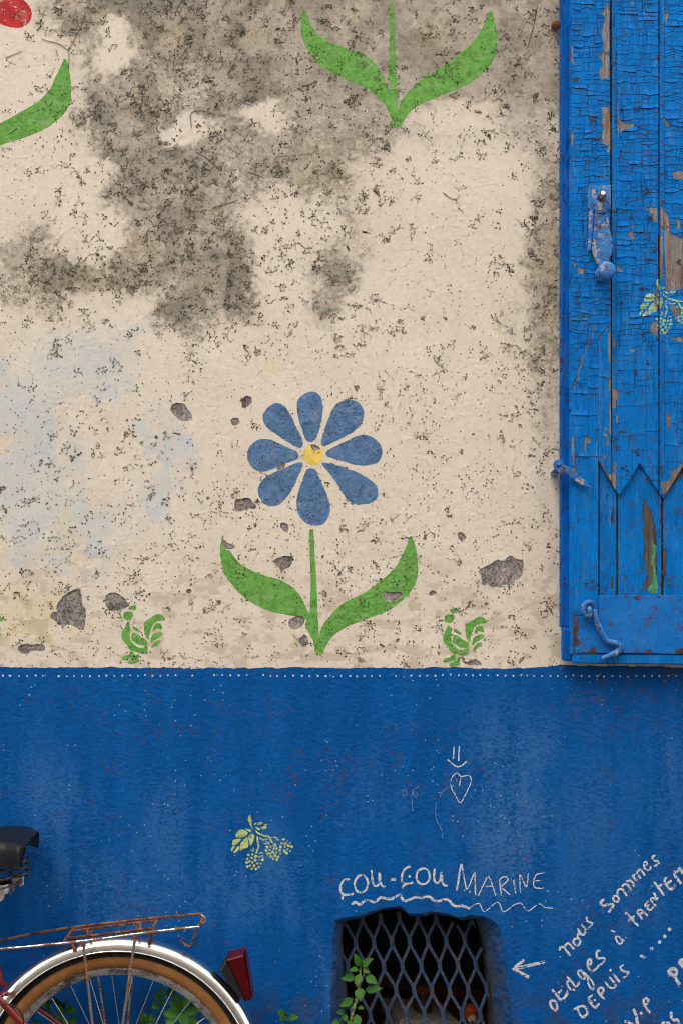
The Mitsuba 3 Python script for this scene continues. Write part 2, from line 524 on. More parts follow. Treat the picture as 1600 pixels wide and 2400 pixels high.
def col_rim(p, n, uv):
    x, y, z = p.x * 1000, p.y * 1000, p.z * 1000
    g = noise(x * .06, y * .06, z * .06) * .5 + noise(x * .6, y * .6, z * .6) * .5
    return mix((.50, .50, .50), (.05, .045, .04), smoothstep(.44, .66, g))


def col_tan(p, n, uv):
    x, y, z = p.x * 1000, p.y * 1000, p.z * 1000
    return mix((.20, .085, .026), (.30, .135, .045), fbm(x * .04, z * .04, 2., 3)) * (.85 + .3 * noise(x * .5, z * .5, 3.))


def col_tread(p, n, uv):
    x, z = p.x * 1000, p.z * 1000
    a = dr.atan2(z - WHEEL[2] * 1000, x - WHEEL[0] * 1000)
    return mix((.010, .010, .011), (.034, .032, .031), noise(a * 160., p.y * 60., 2.)) * (.7 + .6 * noise(x * .1, z * .1, 3.))


def col_root(p, n, uv):
    u, v = uv_of(p)
    return mix((.032, .026, .016), (.094, .078, .053), noise(u * .35, v * .35, p.y * 300.))


def col_leaf(base):
    def fn(p, n, uv):
        x, z = p.x * 1000, p.z * 1000
        return mi.Color3f(*base) * (.7 + .6 * fbm(x * .06, z * .06, p.y * 40., 2))
    return fn


def col_ground(p, n, uv):
    g = fbm(p.x * 3., p.y * 3., 1., 3) * .6 + noise(p.x * 90., p.y * 90., 2.) * .4
    return mix((.055, .053, .05), (.13, .125, .118), g)


def col_far(p, n, uv):
    return mix((.46, .41, .34), (.56, .50, .42), fbm(p.x * .8, p.z * .8, 3., 3))


def principled(color, rough=.8, spec=.3, bump=None, scale=.0006, eps=1e-3, **more):
    c = proc(color) if callable(color) else {'type': 'rgb', 'value': list(color)}
    r = proc(rough) if callable(rough) else float(rough)
    b = {'type': 'principled', 'base_color': c, 'roughness': r, 'specular': spec, **more}
    if bump is not None:
        b = {'type': 'bumpmap', 'arbitrary': proc(bump, eps), 'scale': scale, 'bsdf': b}
    return {'type': 'twosided', 'bsdf': b}


M = {}


def mat(name, b):
    scene['mat_' + name] = b
    M[name] = 'mat_' + name


WHEEL = W(279, 2540, -0.115)
mat('plaster', principled(col_plaster, .92, .2, h_plaster, .0013, 1.2e-3))
mat('dado', principled(col_dado, .6, .07, h_plaster, .0017, 1.2e-3))
mat('petal', principled(paint((.082, .165, .325), .32), .85, .25, h_plaster, .0022, 1.2e-3))
mat('green', principled(paint((.125, .325, .066), .28), .85, .25, h_plaster, .0022, 1.2e-3))
mat('rooster', principled(paint((.125, .33, .066), .2), .85, .25, h_plaster, .0024, 1.4e-3))
mat('red', principled(paint((.42, .024, .030), .25, (.6, .45, .35)), .8, .25, h_plaster, .0024, 1.4e-3))
mat('yellow', principled(paint((.70, .53, .12), .15), .85, .25, h_plaster, .0022, 1.4e-3))
mat('berry', principled(paint((.40, .49, .16), .2, (.004, .095, .33)), .85, .25, h_plaster, .002, 1.4e-3))
mat('berry_faded', principled(paint((.30, .46, .25), .2, (.004, .13, .42)), .85, .25, h_plaster, .002, 1.4e-3))
mat('chalk', principled(chalk(.88), .95, .1, h_plaster, .002, 1.4e-3))
mat('chalk_faint', principled(chalk(.22), .9, .1, h_plaster, .002, 1.4e-3))
mat('dot', principled((.50, .53, .60), .9, .1))
mat('bare', principled(col_bare, .95, .1, lambda p, n, uv: fbm(p.x * 260, p.z * 260, 3., 3), .0026, 1e-3))
mat('shutter', principled(col_shutter, .6, .08, h_shutter, .0011, 1e-3))
mat('shutter_edge', principled(lambda p, n, uv: col_shutter(p, n, uv) * mi.Color3f(1., .66, .80), .6, .08, h_shutter, .0014, 1e-3))  # darker copy of the shutter paint, shade of the rebate put into its colour
mat('wood_dark', principled(lambda p, n, uv: col_wood(p, n, uv) * mi.Color3f(.42, .42, .38), .9, .15, h_shutter, .0016, 1e-3))
mat('wood', principled(col_wood, .9, .2, h_shutter, .0016, 1e-3))
mat('oldgreen', principled(paint((.07, .26, .13), .35, (.06, .055, .045)), .85, .1))
mat('iron', principled(col_iron, .55, .22, lambda p, n, uv: fbm(p.x * 150, p.z * 150, 3., 3), .0018, 1e-3))
mat('plate', principled(col_plate, .5, .15, lambda p, n, uv: fbm(p.x * 60, p.z * 60, 3., 3), .0010, 1e-3))
mat('grille', principled(col_grille, .7, .2, lambda p, n, uv: fbm(p.x * 200, p.z * 200, 3., 2), .0008, 1e-3))
mat('reveal', principled(col_reveal, .85, .25, lambda p, n, uv: fbm(p.x * 80, p.y * 80, p.z * 80, 4), .008, 1.5e-3))
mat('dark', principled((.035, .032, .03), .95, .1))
mat('rust', principled(col_rust, .85, .25))
mat('rack', principled(col_rack, rough_rack, .5, metallic=proc(met_rack)))
mat('chrome', {'type': 'bumpmap', 'arbitrary': proc(lambda p, n, uv: fbm(p.x * 22, p.y * 22, p.z * 22, 2), 2e-3), 'scale': .0010,
               'bsdf': {'type': 'roughconductor', 'material': 'Ag', 'alpha': .07, 'specular_reflectance': {'type': 'rgb', 'value': [.93, .93, .95]}}})
scene['mat_chrome'] = {'type': 'twosided', 'bsdf': scene['mat_chrome']}
mat('steel', {'type': 'twosided', 'bsdf': {'type': 'roughconductor', 'material': 'Cr', 'alpha': .25}})
mat('rim', principled(col_rim, .38, .5, metallic=.75))
mat('tan', principled(col_tan, .75, .25))
mat('tread', principled(col_tread, .85, .3))
mat('frame', principled((.16, .006, .010), .28, .5, clearcoat=.8, clearcoat_gloss=.9))
mat('saddle', principled((.006, .008, .013), .45, .22, lambda p, n, uv: fbm(p.x * 120, p.y * 120, p.z * 120, 2), .0005, 1e-3))
mat('black', principled((.010, .010, .011), .45, .4))
mat('lens', principled((.06, .001, .003),   .3, .18, clearcoat=.08, clearcoat_gloss=.9))
mat('spring', principled((.10, .085, .07), .5, .4, metallic=.7))
mat('root', principled(col_root, .9, .2))
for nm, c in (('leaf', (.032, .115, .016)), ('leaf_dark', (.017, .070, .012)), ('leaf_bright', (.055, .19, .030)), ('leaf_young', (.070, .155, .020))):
    mat(nm, {'type': 'twosided', 'bsdf': {'type': 'principled', 'base_color': proc(col_leaf(c)), 'roughness': .55, 'specular': .18}})
mat('stem', principled((.14, .20, .045), .7, .3))
mat('seed', principled((.25, .27, .07), .8, .2))
mat('ground', principled(col_ground, .9, .2))
mat('far', principled(col_far, .9, .2))
mat('glass', principled((.02, .025, .03), .1, .6))
mat('card', principled((.42, .40, .36), .9, .1))
mat('cardboard', principled((.11, .055, .03), .9, .1))
mat('orange', principled((.42, .075, .010), .6, .3))
mat('owl', principled((.10, .05, .025), .8, .2))

# ------------------------------------------------------------------ ground and an unseen house added to hold back low sky
gv = np.array([[-150, -150, 0], [150, -150, 0], [150, .4, 0], [-150, .4, 0]], float)
add('pavement', (gv, np.array([[0, 1, 2], [0, 2, 3]])), 'mat_ground', kind='structure', label='pale grey pavement of the lane at the foot of the wall')
FY = -6.6
opp = thing('added_house', 'unseen pale rendered house added across the lane to block low sky, behind the viewer', 'house')
add(opp + '__wall', bx([-9, FY - 4, 0], [9, FY, 6.2]), 'mat_far')
add(opp + '__roof', (np.array([[-9.2, FY + .25, 6.2], [9.2, FY + .25, 6.2], [9.2, FY - 2, 7.5], [-9.2, FY - 2, 7.5], [9.2, FY - 4.2, 6.2], [-9.2, FY - 4.2, 6.2]]),
                     np.array([[0, 1, 2], [0, 2, 3], [3, 2, 4], [3, 4, 5]])), 'mat_cardboard')
for wx in (-6, -2.4, 1.6, 5.4):
    k = add(opp + '__window', bx([wx - .5, FY - .02, 1.2], [wx + .5, FY + .03, 2.6]), 'mat_glass')
    add(k + '__frame', join([bx([wx - .58, FY, 1.12], [wx - .5, FY + .05, 2.68]), bx([wx + .5, FY, 1.12], [wx + .58, FY + .05, 2.68]), bx([wx - .03, FY + .03, 1.2], [wx + .03, FY + .05, 2.6]),
                             bx([wx - .5, FY, 1.12], [wx + .5, FY + .05, 1.2]), bx([wx - .5, FY, 2.6], [wx + .5, FY + .05, 2.68])]), 'mat_card')

# ------------------------------------------------------------------ the wall: plaster, chips, painted band, stencils
wall = thing('house_wall', 'weathered cream plaster wall with a blue painted lower band, stencilled flowers and chalk writing', 'wall')

OPEN = [(783, 2158), (800, 2151), (838, 2146), (868, 2135), (905, 2125), (938, 2123), (944, 2128), (957, 2140), (995, 2140), (1008, 2133), (1021, 2137), (1046, 2140), (1078, 2150),
        (1104, 2144), (1139, 2147), (1160, 2160), (1171, 2180), (1176, 2215), (1184, 2270), (1192, 2330), (1200, 2400), (1206, 2480), (1208, 2540), (1200, 2585), (1100, 2592), (900, 2594),
        (774, 2588), (768, 2540), (770, 2480), (774, 2400), (776, 2330), (779, 2260), (780, 2200)]
open_poly = rough(poly(OPEN), .0016, .012, 4)

FL = (560, 900, 4.356)
CH1, CH2, CH3 = (1100, 1270, 9.8), (0, 1330, 6.03), (0, 780, 2.8)
LF = (500, 1230, 3.136)
chips = [
    crop(*CH1, [(225, 600), (390, 555), (520, 490), (640, 415), (720, 445), (820, 430), (890, 300), (970, 310), (1020, 380), (1160, 410), (1240, 480), (1230, 730), (1120, 850), (1060, 850), (1040, 910), (950, 970), (860, 1000), (760, 990), (740, 1060), (660, 1040), (610, 1000), (580, 1050), (500, 1060), (430, 970), (400, 930), (340, 1030), (250, 980), (260, 900), (270, 830), (220, 720)]),
    crop(*CH2, [(1140, 290), (1160, 400), (1160, 510), (1220, 600), (1200, 830), (1160, 900), (1030, 820), (950, 810), (890, 835), (780, 740), (705, 715), (750, 635), (830, 620), (800, 560), (870, 430), (980, 345)]),
    crop(*CH2, [(245, 1130), (300, 1090), (390, 1080), (450, 1100), (540, 1085), (635, 1100), (635, 1180), (560, 1195), (480, 1170), (390, 1225), (290, 1225)]),
    [(248, 1400), (258, 1390), (270, 1386), (284, 1396), (296, 1409), (305, 1418), (290, 1427), (275, 1432), (255, 1430), (246, 1418)],
    crop(*CH3, [(1120, 490), (1150, 458), (1205, 460), (1230, 500), (1265, 540), (1240, 575), (1180, 575), (1130, 530)]),
    crop(*FL, [(20, 190), (60, 118), (130, 130), (135, 200), (70, 250), (35, 230)]),
    [(540, 984), (550, 978), (561, 979), (563, 992), (552, 998), (543, 996)],
    crop(*FL, [(-45, 1210), (-30, 1180), (40, 1165), (100, 1165), (180, 1250), (160, 1285), (90, 1270), (0, 1310), (-45, 1290)]),
    crop(*FL, [(405, 1440), (435, 1405), (510, 1440), (505, 1490), (490, 1530), (450, 1490)]),
    crop(*FL, [(370, 860), (440, 795), (485, 810), (480, 850), (430, 880)]),
    crop(*FL, [(715, 620), (800, 626), (825, 660), (750, 678)]),
    crop(*LF, [(440, 255), (520, 222), (575, 230), (590, 260), (570, 310), (520, 325), (505, 355), (495, 325), (460, 300)]),
    crop(*LF, [(65, 130), (80, 105), (115, 140), (160, 145), (160, 170), (120, 185), (80, 170)]),
    crop(*LF, [(1240, 530), (1260, 490), (1330, 500), (1385, 495), (1385, 530), (1280, 575)]),
    crop(*LF, [(550, 700), (590, 672), (670, 680), (660, 740), (600, 778), (560, 750)]),
    crop(*LF, [(640, 830), (670, 795), (700, 830), (690, 900), (660, 905), (635, 870)]),
    [(1070, 1250), (1085, 1248), (1092, 1262), (1082, 1272), (1072, 1262)],
    [(1002, 1392), (1012, 1382), (1025, 1390), (1008, 1398)],
    crop(1020, 1410, 11.2, [(640, 1400), (740, 1470), (800, 1600), (900, 1540), (1060, 1490), (1200, 1600), (1200, 1650), (950, 1690), (720, 1630)]),
    [(-2, 1141), (12, 1139), (16, 1146), (2, 1154)], [(404, 1015), (414, 1013), (427, 1017), (418, 1021)], [(362, 1022), (370, 1020), (372, 1028), (364, 1030)],
    [(482, 1166), (489, 1162), (493, 1170), (485, 1174)], [(751, 1302), (757, 1299), (759, 1307), (754, 1311)], [(507, 1407), (516, 1405), (520, 1414), (511, 1417)],
    [(924, 1500), (934, 1494), (936, 1502), (927, 1508)], [(887, 1510), (892, 1507), (900, 1516), (895, 1520)], [(790, 1342), (798, 1338), (803, 1346), (795, 1352)],
    [(345, 1392), (352, 1388), (356, 1395), (349, 1399)], [(436, 1382), (446, 1379), (449, 1387), (440, 1390)]]
chip_polys = [rough(rough(poly(chaikin(c, 1)), .0024, .009, 30 + i), .0009, .0028, 80 + i) for i, c in enumerate(chips)]
chip_union = unary_union(chip_polys)
chip_grown = chip_union.buffer(.0004)

main = sbox(-1.0, .15, 1.0, 2.95)
add(wall + '__plaster_coat', patch(main.difference(chip_union).difference(open_poly), 0, .018), 'mat_plaster', True)
add(wall + '__outer_plaster', join([bx([-7, .001, 0], [-1.0, .3, 5.4]), bx([1.0, .001, 0], [7, .3, 5.4]), bx([-1.0, .001, 2.95], [1.0, .3, 5.4]), bx([-1, .001, -.1], [1, .3, .15])]), 'mat_plaster')
for c in chip_polys:
    add(wall + '__bare_patch', join([patch(c.buffer(.0006), -.0026, .012), patch(c, -.00005, .012, .0030)][:1] + [
        (lambda P, F: (P, F))(*patch(c, -.0036, .012, -.0036))]), 'mat_bare', True, label='grey patch of bare render where the cream coat has flaked off')

edge = [(-1100, 1563), (0, 1564), (120, 1565.5), (260, 1564), (430, 1566), (600, 1565), (800, 1565), (960, 1565.5), (1040, 1564), (1160, 1567), (1240, 1566), (1310, 1559), (1420, 1562), (1600, 1563), (1900, 1562)]
ed = np.array(xz(edge))
line = LineString(ed).segmentize(.004)
lc = np.array(line.coords)
lc[:, 1] += (meshkit.fbm(np.c_[lc[:, 0] * 60, lc[:, 0] * 0, lc[:, 0] * 0], 3, 11) - .5) * .006 + (meshkit.noise(np.c_[lc[:, 0] * 300, lc[:, 0] * 0, lc[:, 0] * 0], 5) - .5) * .0016
lc = lc[(lc[:, 0] > -1) & (lc[:, 0] < 1)]
dado = Polygon([(-1, .15), (1, .15), (1, lc[-1, 1]), *[tuple(a) for a in lc[::-1]], (-1, lc[0, 1])])
dado = dado.difference(open_poly)
add(wall + '__painted_band', patch(dado, .0012, .018, .0012), 'mat_dado', True, label='rough blue painted band along the bottom of the wall')
add(wall + '__outer_band', join([bx([-7, -.0012, 0], [-1.0, .0005, 1.22]), bx([1.0, -.0012, 0], [7, .0005, 1.22]), bx([-1, -.0012, -.05], [1, .0005, .15])]), 'mat_dado')


def stencil(key, pts, m, off=.0005, smooth=2, cut=chip_grown, amp=.0010, seed=1, **kw):
    p = rough(poly(chaikin(pts, smooth) if smooth else pts), amp, .004, seed)
    if cut is not None:
        p = p.difference(cut)
    return add(key, patch(p, off, .014), m, True, **kw)


petals = [
    [(590, 180), (640, 110), (740, 72), (815, 98), (858, 180), (857, 330), (815, 480), (785, 585), (685, 592), (650, 480), (603, 350)],
    [(958, 240), (1008, 190), (1100, 154), (1195, 168), (1265, 240), (1280, 330), (1243, 420), (1162, 492), (1030, 562), (868, 640), (832, 615), (860, 500), (918, 340)],
    [(884, 690), (990, 630), (1140, 558), (1250, 512), (1342, 528), (1435, 600), (1465, 690), (1443, 770), (1400, 812), (1270, 838), (1140, 817), (1000, 772), (886, 737)],
    [(834, 810), (870, 798), (1050, 838), (1210, 903), (1330, 968), (1413, 1050), (1420, 1120), (1394, 1192), (1310, 1228), (1168, 1233), (1068, 1142), (988, 992), (898, 882)],
    [(688, 860), (782, 860), (822, 960), (882, 1090), (934, 1230), (924, 1340), (872, 1432), (790, 1450), (718, 1442), (626, 1372), (586, 1270), (588, 1180), (618, 1050), (658, 960)],
    [(650, 798), (655, 840), (602, 950), (562, 1050), (492, 1162), (402, 1243), (318, 1250), (248, 1222), (196, 1130), (191, 1050), (248, 968), (340, 908), (450, 868), (580, 806)],
    [(614, 700), (610, 772), (500, 802), (400, 842), (300, 888), (218, 900), (138, 862), (92, 790), (81, 700), (118, 618), (200, 562), (282, 559), (402, 598), (522, 658)],
    [(655, 598), (645, 645), (608, 654), (498, 592), (378, 512), (268, 432), (236, 340), (267, 268), (350, 196), (412, 195), (493, 248), (543, 350), (603, 470)]]
flower = tag(wall + '__painted_flower', 'stencilled blue flower with eight petals, yellow centre and green leaves, low in the middle of the wall')
for i, pt in enumerate(petals):
    stencil(flower + '__petal', crop(*FL, pt), 'mat_petal', seed=50 + i)
stencil(flower + '__flower_centre', crop(*FL, [(757 + 106 * math.cos(a), 724 + 106 * math.sin(a)) for a in np.linspace(0, 2 * math.pi, 17)[:-1]]), 'mat_yellow', seed=60)
leafL = [(72, 74), (60, 105), (52, 150), (51, 230), (70, 345), (130, 432), (210, 522), (310, 592), (420, 637), (560, 667), (650, 675), (692, 700), (668, 735), (700, 790), (742, 865), (752, 962), (774, 964),
         (780, 800), (758, 730), (724, 690), (700, 650), (660, 556), (630, 503), (560, 438), (490, 400), (370, 373), (240, 318), (160, 253), (125, 190), (92, 180), (75, 130), (78, 90)]
leafR = [(1452, 66), (1480, 150), (1504, 290), (1497, 410), (1442, 502), (1380, 562), (1280, 632), (1130, 692), (990, 742), (890, 802), (832, 872), (797, 964), (774, 964), (779, 800), (800, 738), (850, 678), (920, 598), (990, 553), (1100, 508), (1220, 423), (1340, 308), (1390, 218), (1420, 140)]
stencil(flower + '__leaf', crop(*LF, leafL), 'mat_green', smooth=1, seed=61)
stencil(flower + '__leaf', crop(*LF, leafR), 'mat_green', smooth=1, seed=62)
stencil(flower + '__stem', crop(*LF, [(702, 34), (720, 30), (737, 34), (746, 250), (763, 500), (764, 640), (776, 780), (752, 735), (718, 690), (708, 660), (718, 450), (710, 200)]), 'mat_green', .0009, 1, seed=63)

UP = (650, 0, 2.24)
flower2 = tag(wall + '__painted_flower_001', 'green leaves and stem of a stencilled flower on the grey stained plaster near the top')
stencil(flower2 + '__leaf', crop(*UP, [(135, 36), (122, 120), (130, 210), (180, 300), (250, 367), (370, 423), (470, 463), (540, 523), (580, 575), (606, 670), (627, 674), (632, 560), (612, 490), (576, 450), (550, 388), (500, 318), (430, 273), (330, 248), (240, 208), (190, 158), (160, 90)]), 'mat_green', smooth=1, seed=64)
stencil(flower2 + '__leaf', crop(*UP, [(1117, 42), (1141, 110), (1154, 220), (1142, 302), (1090, 373), (1000, 443), (900, 483), (800, 523), (720, 563), (672, 612), (643, 674), (626, 674), (632, 550), (680, 487), (750, 417), (830, 367), (910, 317), (1000, 247), (1060, 177), (1090, 107)]), 'mat_green', smooth=1, seed=65)
stencil(flower2 + '__stem', crop(*UP, [(583, 12), (609, 12), (619, 300), (627, 460), (634, 550), (600, 480), (580, 440), (590, 250)]), 'mat_green', .0009, 1, seed=66)
flower3 = tag(wall + '__painted_flower_002', 'red petal and green leaf of a stencilled flower cut off at the top left')
stencil(flower3 + '__leaf', crop(0, 0, 6.535, [(985, 890), (1037, 930), (1063, 1060), (1088, 1240), (1100, 1400), (1092, 1560), (1022, 1702), (850, 1872), (690, 1982), (500, 2063), (300, 2133), (100, 2193), (0, 2233), (-400, 2360), (-400, 2010), (-100, 1930), (0, 1888), (180, 1797), (400, 1677), (600, 1547), (760, 1397), (850, 1197), (930, 1037)]), 'mat_green', smooth=1, seed=67)
stencil(flower3 + '__petal', crop(0, 0, 6.535, [(0, 365), (100, 402), (200, 428), (320, 432), (430, 372), (492, 280), (497, 190), (452, 90), (370, 0), (300, -100), (0, -300), (-300, -300), (-320, 0), (-200, 250)]), 'mat_red', seed=68)

ROO = (260, 1400, 10.453)
rooster = [
    ('comb', [(440, 230), (560, 200), (600, 192), (638, 260), (612, 300), (570, 342), (540, 295), (470, 312), (428, 275)]),
    ('head', [(342, 372), (420, 342), (542, 375), (558, 440), (492, 542), (420, 568), (308, 537), (302, 430)]),
    ('beak', [(145, 507), (238, 462), (302, 510), (270, 537), (200, 517)]),
    ('breast', [(410, 622), (462, 660), (482, 760), (462, 950), (502, 1078), (582, 1158), (652, 1230), (780, 1240), (832, 1218), (836, 1185), (906, 1180), (914, 1290), (872, 1342), (740, 1378), (600, 1324), (518, 1324), (437, 1252), (397, 1152), (287, 1062), (262, 960), (277, 830), (348, 740), (368, 660)]),
    ('back', [(525, 708), (560, 697), (682, 768), (745, 864), (618, 823), (556, 782)]),
    ('wing', [(517, 880), (570, 857), (662, 888), (732, 968), (842, 1018), (904, 1090), (908, 1178), (834, 1182), (740, 1162), (658, 1162), (588, 1082), (517, 1062), (507, 980)]),
    ('tail_feather', [(807, 680), (828, 598), (958, 518), (1090, 428), (1200, 402), (1302, 468), (1345, 542), (1300, 574), (1150, 572), (1052, 652), (992, 762), (952, 902), (932, 1055), (878, 1003), (828, 882), (817, 770)]),
    ('tail_feather', [(1048, 720), (1100, 647), (1190, 627), (1253, 680), (1275, 772), (1210, 793), (1150, 752), (1072, 802), (1030, 864), (1036, 790)]),
    ('tail_feather', [(998, 960), (1048, 898), (1150, 857), (1240, 837), (1294, 890), (1232, 953), (1130, 1003), (1062, 1062), (1000, 1125), (977, 1060)]),
    ('tail_feather', [(998, 1190), (1078, 1088), (1190, 1032), (1229, 1080), (1192, 1133), (1100, 1193), (1006, 1258)]),
    ('foot', [(497, 1338), (572, 1338), (588, 1420), (583, 1493), (480, 1483), (330, 1544), (250, 1502), (330, 1428), (450, 1408)]),
    ('foot', [(627, 1398), (714, 1388), (683, 1480), (663, 1520), (694, 1560), (652, 1603), (470, 1644), (395, 1592), (460, 1538), (580, 1498), (618, 1480)])]
for dx, dy, lab in ((0, 0, 'small green stencilled rooster left of the blue flower, above the blue band'),
                    (751.5, 6, 'small green stencilled rooster right of the blue flower, above the blue band'),
                    (-379, 2, 'green tail tip of a stencilled rooster cut off at the left edge')):
    r = tag(freekey(wall + '__painted_rooster'), lab)
    for i, (nm, pt) in enumerate(rooster):
        q = [(a + dx, b + dy) for a, b in crop(*ROO, pt)]
        if max(a for a, b in q) < -8:
            continue
        stencil(r + '__' + nm, q, 'mat_rooster', seed=70 + i, amp=.0005, smooth=1)

BER = (530, 1900, 9.224)
sprig_leaf = [
    [(470, 180), (490, 92), (542, 92), (547, 200), (572, 270), (552, 342), (598, 402), (578, 404), (528, 330), (488, 250)],
    [(190, 580), (240, 458), (300, 406), (370, 406), (442, 438), (494, 485), (430, 543), (350, 573)],
    [(137, 650), (200, 607), (345, 603), (280, 683), (200, 749), (132, 743)],
    [(307, 690), (450, 566), (473, 580), (493, 772), (460, 803), (400, 813), (330, 858), (297, 852)],
    [(487, 530), (590, 481), (623, 560), (592, 662), (550, 749), (518, 738), (487, 600)],
    [(107, 820), (150, 767), (204, 768), (160, 832), (118, 888)], [(147, 913), (220, 808), (283, 737), (288, 842), (220, 898)],
    [(397, 388), (520, 398), (563, 440), (540, 468), (470, 432)], [(597, 290), (652, 246), (664, 280), (620, 313)],
    [(656, 317), (710, 237), (803, 243), (780, 293)], [(797, 312), (880, 277), (904, 300), (850, 323)],
    [(611, 345), (690, 348), (764, 412), (700, 423)], [(746, 350), (908, 333), (880, 383), (790, 413)]]
sprig_stalk = [([(640, 420), (700, 490), (820, 540), (930, 560), (960, 620), (1010, 700)], 36), ([(680, 560), (690, 680), (710, 750), (680, 830), (655, 910)], 36), ([(730, 590), (800, 630), (900, 610)], 30),
               ([(830, 710), (940, 710)], 24), ([(860, 660), (940, 690)], 20), ([(980, 575), (1080, 575), (1130, 630)], 26), ([(580, 800), (610, 850)], 20), ([(530, 840), (590, 880)], 18), ([(720, 915), (800, 900)], 18)]
berries = [
    [(485, 955), (575, 940), (645, 985), (725, 990), (790, 985), (465, 1035), (555, 1015), (630, 1060), (710, 1060), (790, 1060), (510, 1090), (570, 1115), (675, 1130), (755, 1140), (450, 1115), (520, 1180), (605, 1185), (465, 1200), (710, 1205), (650, 1250), (560, 1250)],
    [(890, 785), (965, 775), (1050, 745), (1030, 820), (1095, 815), (870, 860), (945, 850), (1015, 890), (1090, 900), (1170, 850), (905, 930), (960, 920), (1060, 970), (1175, 920), (970, 990), (1130, 990), (1020, 1035), (1100, 1050)],
    [(1245, 625), (1320, 655), (1205, 695), (1280, 705), (1385, 695), (1180, 775), (1270, 775), (1350, 750), (1420, 775), (1335, 825), (1270, 870), (1390, 865), (1310, 920)]]


def sprig_shapes(dx, dy):
    """[(name, polygon in x, z)] of the bramble stencil moved by dx, dy."""
    def mv(p):
        return [(a + dx, b + dy) for a, b in crop(*BER, p)]
    out = [('leaflet', poly(chaikin(mv(p), 1))) for p in sprig_leaf]
    for p, w in sprig_stalk:
        out.append(('stalk', LineString(xz(mv(p))).buffer(w / 2 / 9.224 / 1000, quad_segs=3)))
    for i, cl in enumerate(berries):
        g = []
        for j, c in enumerate(cl):
            r = (30 + 7 * math.sin(j * 3.7 + i)) * (1.35 if (i, j) == (1, 2) else 1)
            a = np.linspace(0, 2 * math.pi, 9)[:-1]
            g.append(poly(mv([(c[0] + r * math.cos(t) * (1 + .12 * math.sin(j + 2 * t)), c[1] + r * math.sin(t)) for t in a])))
        out.append(('berry_cluster', MultiPolygon(g)))
    return out


sp = tag(wall + '__painted_sprig', 'pale yellow-green stencilled bramble sprig with berries on the blue band')
for i, (nm, p) in enumerate(sprig_shapes(0, 0)):
    add(sp + '__' + nm, patch(rough(p, .0005, .003, 90 + i), .0017, .02), 'mat_berry', True)

# the row of white dots painted under the edge of the band
dm = []
px = 8.0
while px < 1640:
    if rng.random() > .06:
        r = .0019 + .0008 * rng.random()
        c = W(px, 1583.5 + 1.2 * math.sin(px * .01) + rng.normal(0, .7))
        dm.append(patch(Point(c[0], c[2]).buffer(r, quad_segs=2), .0017, .02))
    px += 18.6 + rng.normal(0, 1.6)
add(wall + '__painted_dots', join(dm), 'mat_dot', label='row of small white dots painted along the top of the blue band', kind='stuff')


# ------------------------------------------------------------------ chalk writing and doodles
def letter(key, cr, strokes, w, m='mat_chalk', seed=0):
    g = []
    for s in strokes:
        closed = s[0] == s[-1] and len(s) > 3
        q = np.array(xz(crop(*cr, s)))
        if len(s) == 1:
            g.append(Point(q[0]).buffer(w / cr[2] / 1000 * .62, quad_segs=3)); continue
        if len(s) > 2:
            q = np.array(chaikin(q[:-1], 2) + [chaikin(q[:-1], 2)[0]]) if closed else smoothline(q, 2)
        g.append(LineString(q).buffer(w / 2 / cr[2] / 1000, quad_segs=3))
    p = rough(unary_union(g), .0006 if w / cr[2] > 4 else .0003, .0035, 200 + seed)
    add(key, patch(p, .0018, .02), m, True)


def oval(cx, cy, rx, ry, rot=0):
    t = np.linspace(0, 2 * math.pi, 13)
    c, s = math.cos(rot), math.sin(rot)
    q = [(cx + rx * math.cos(a) * c - ry * math.sin(a) * s, cy + rx * math.cos(a) * s + ry * math.sin(a) * c) for a in t[:-1]]
    return q + [q[0]]


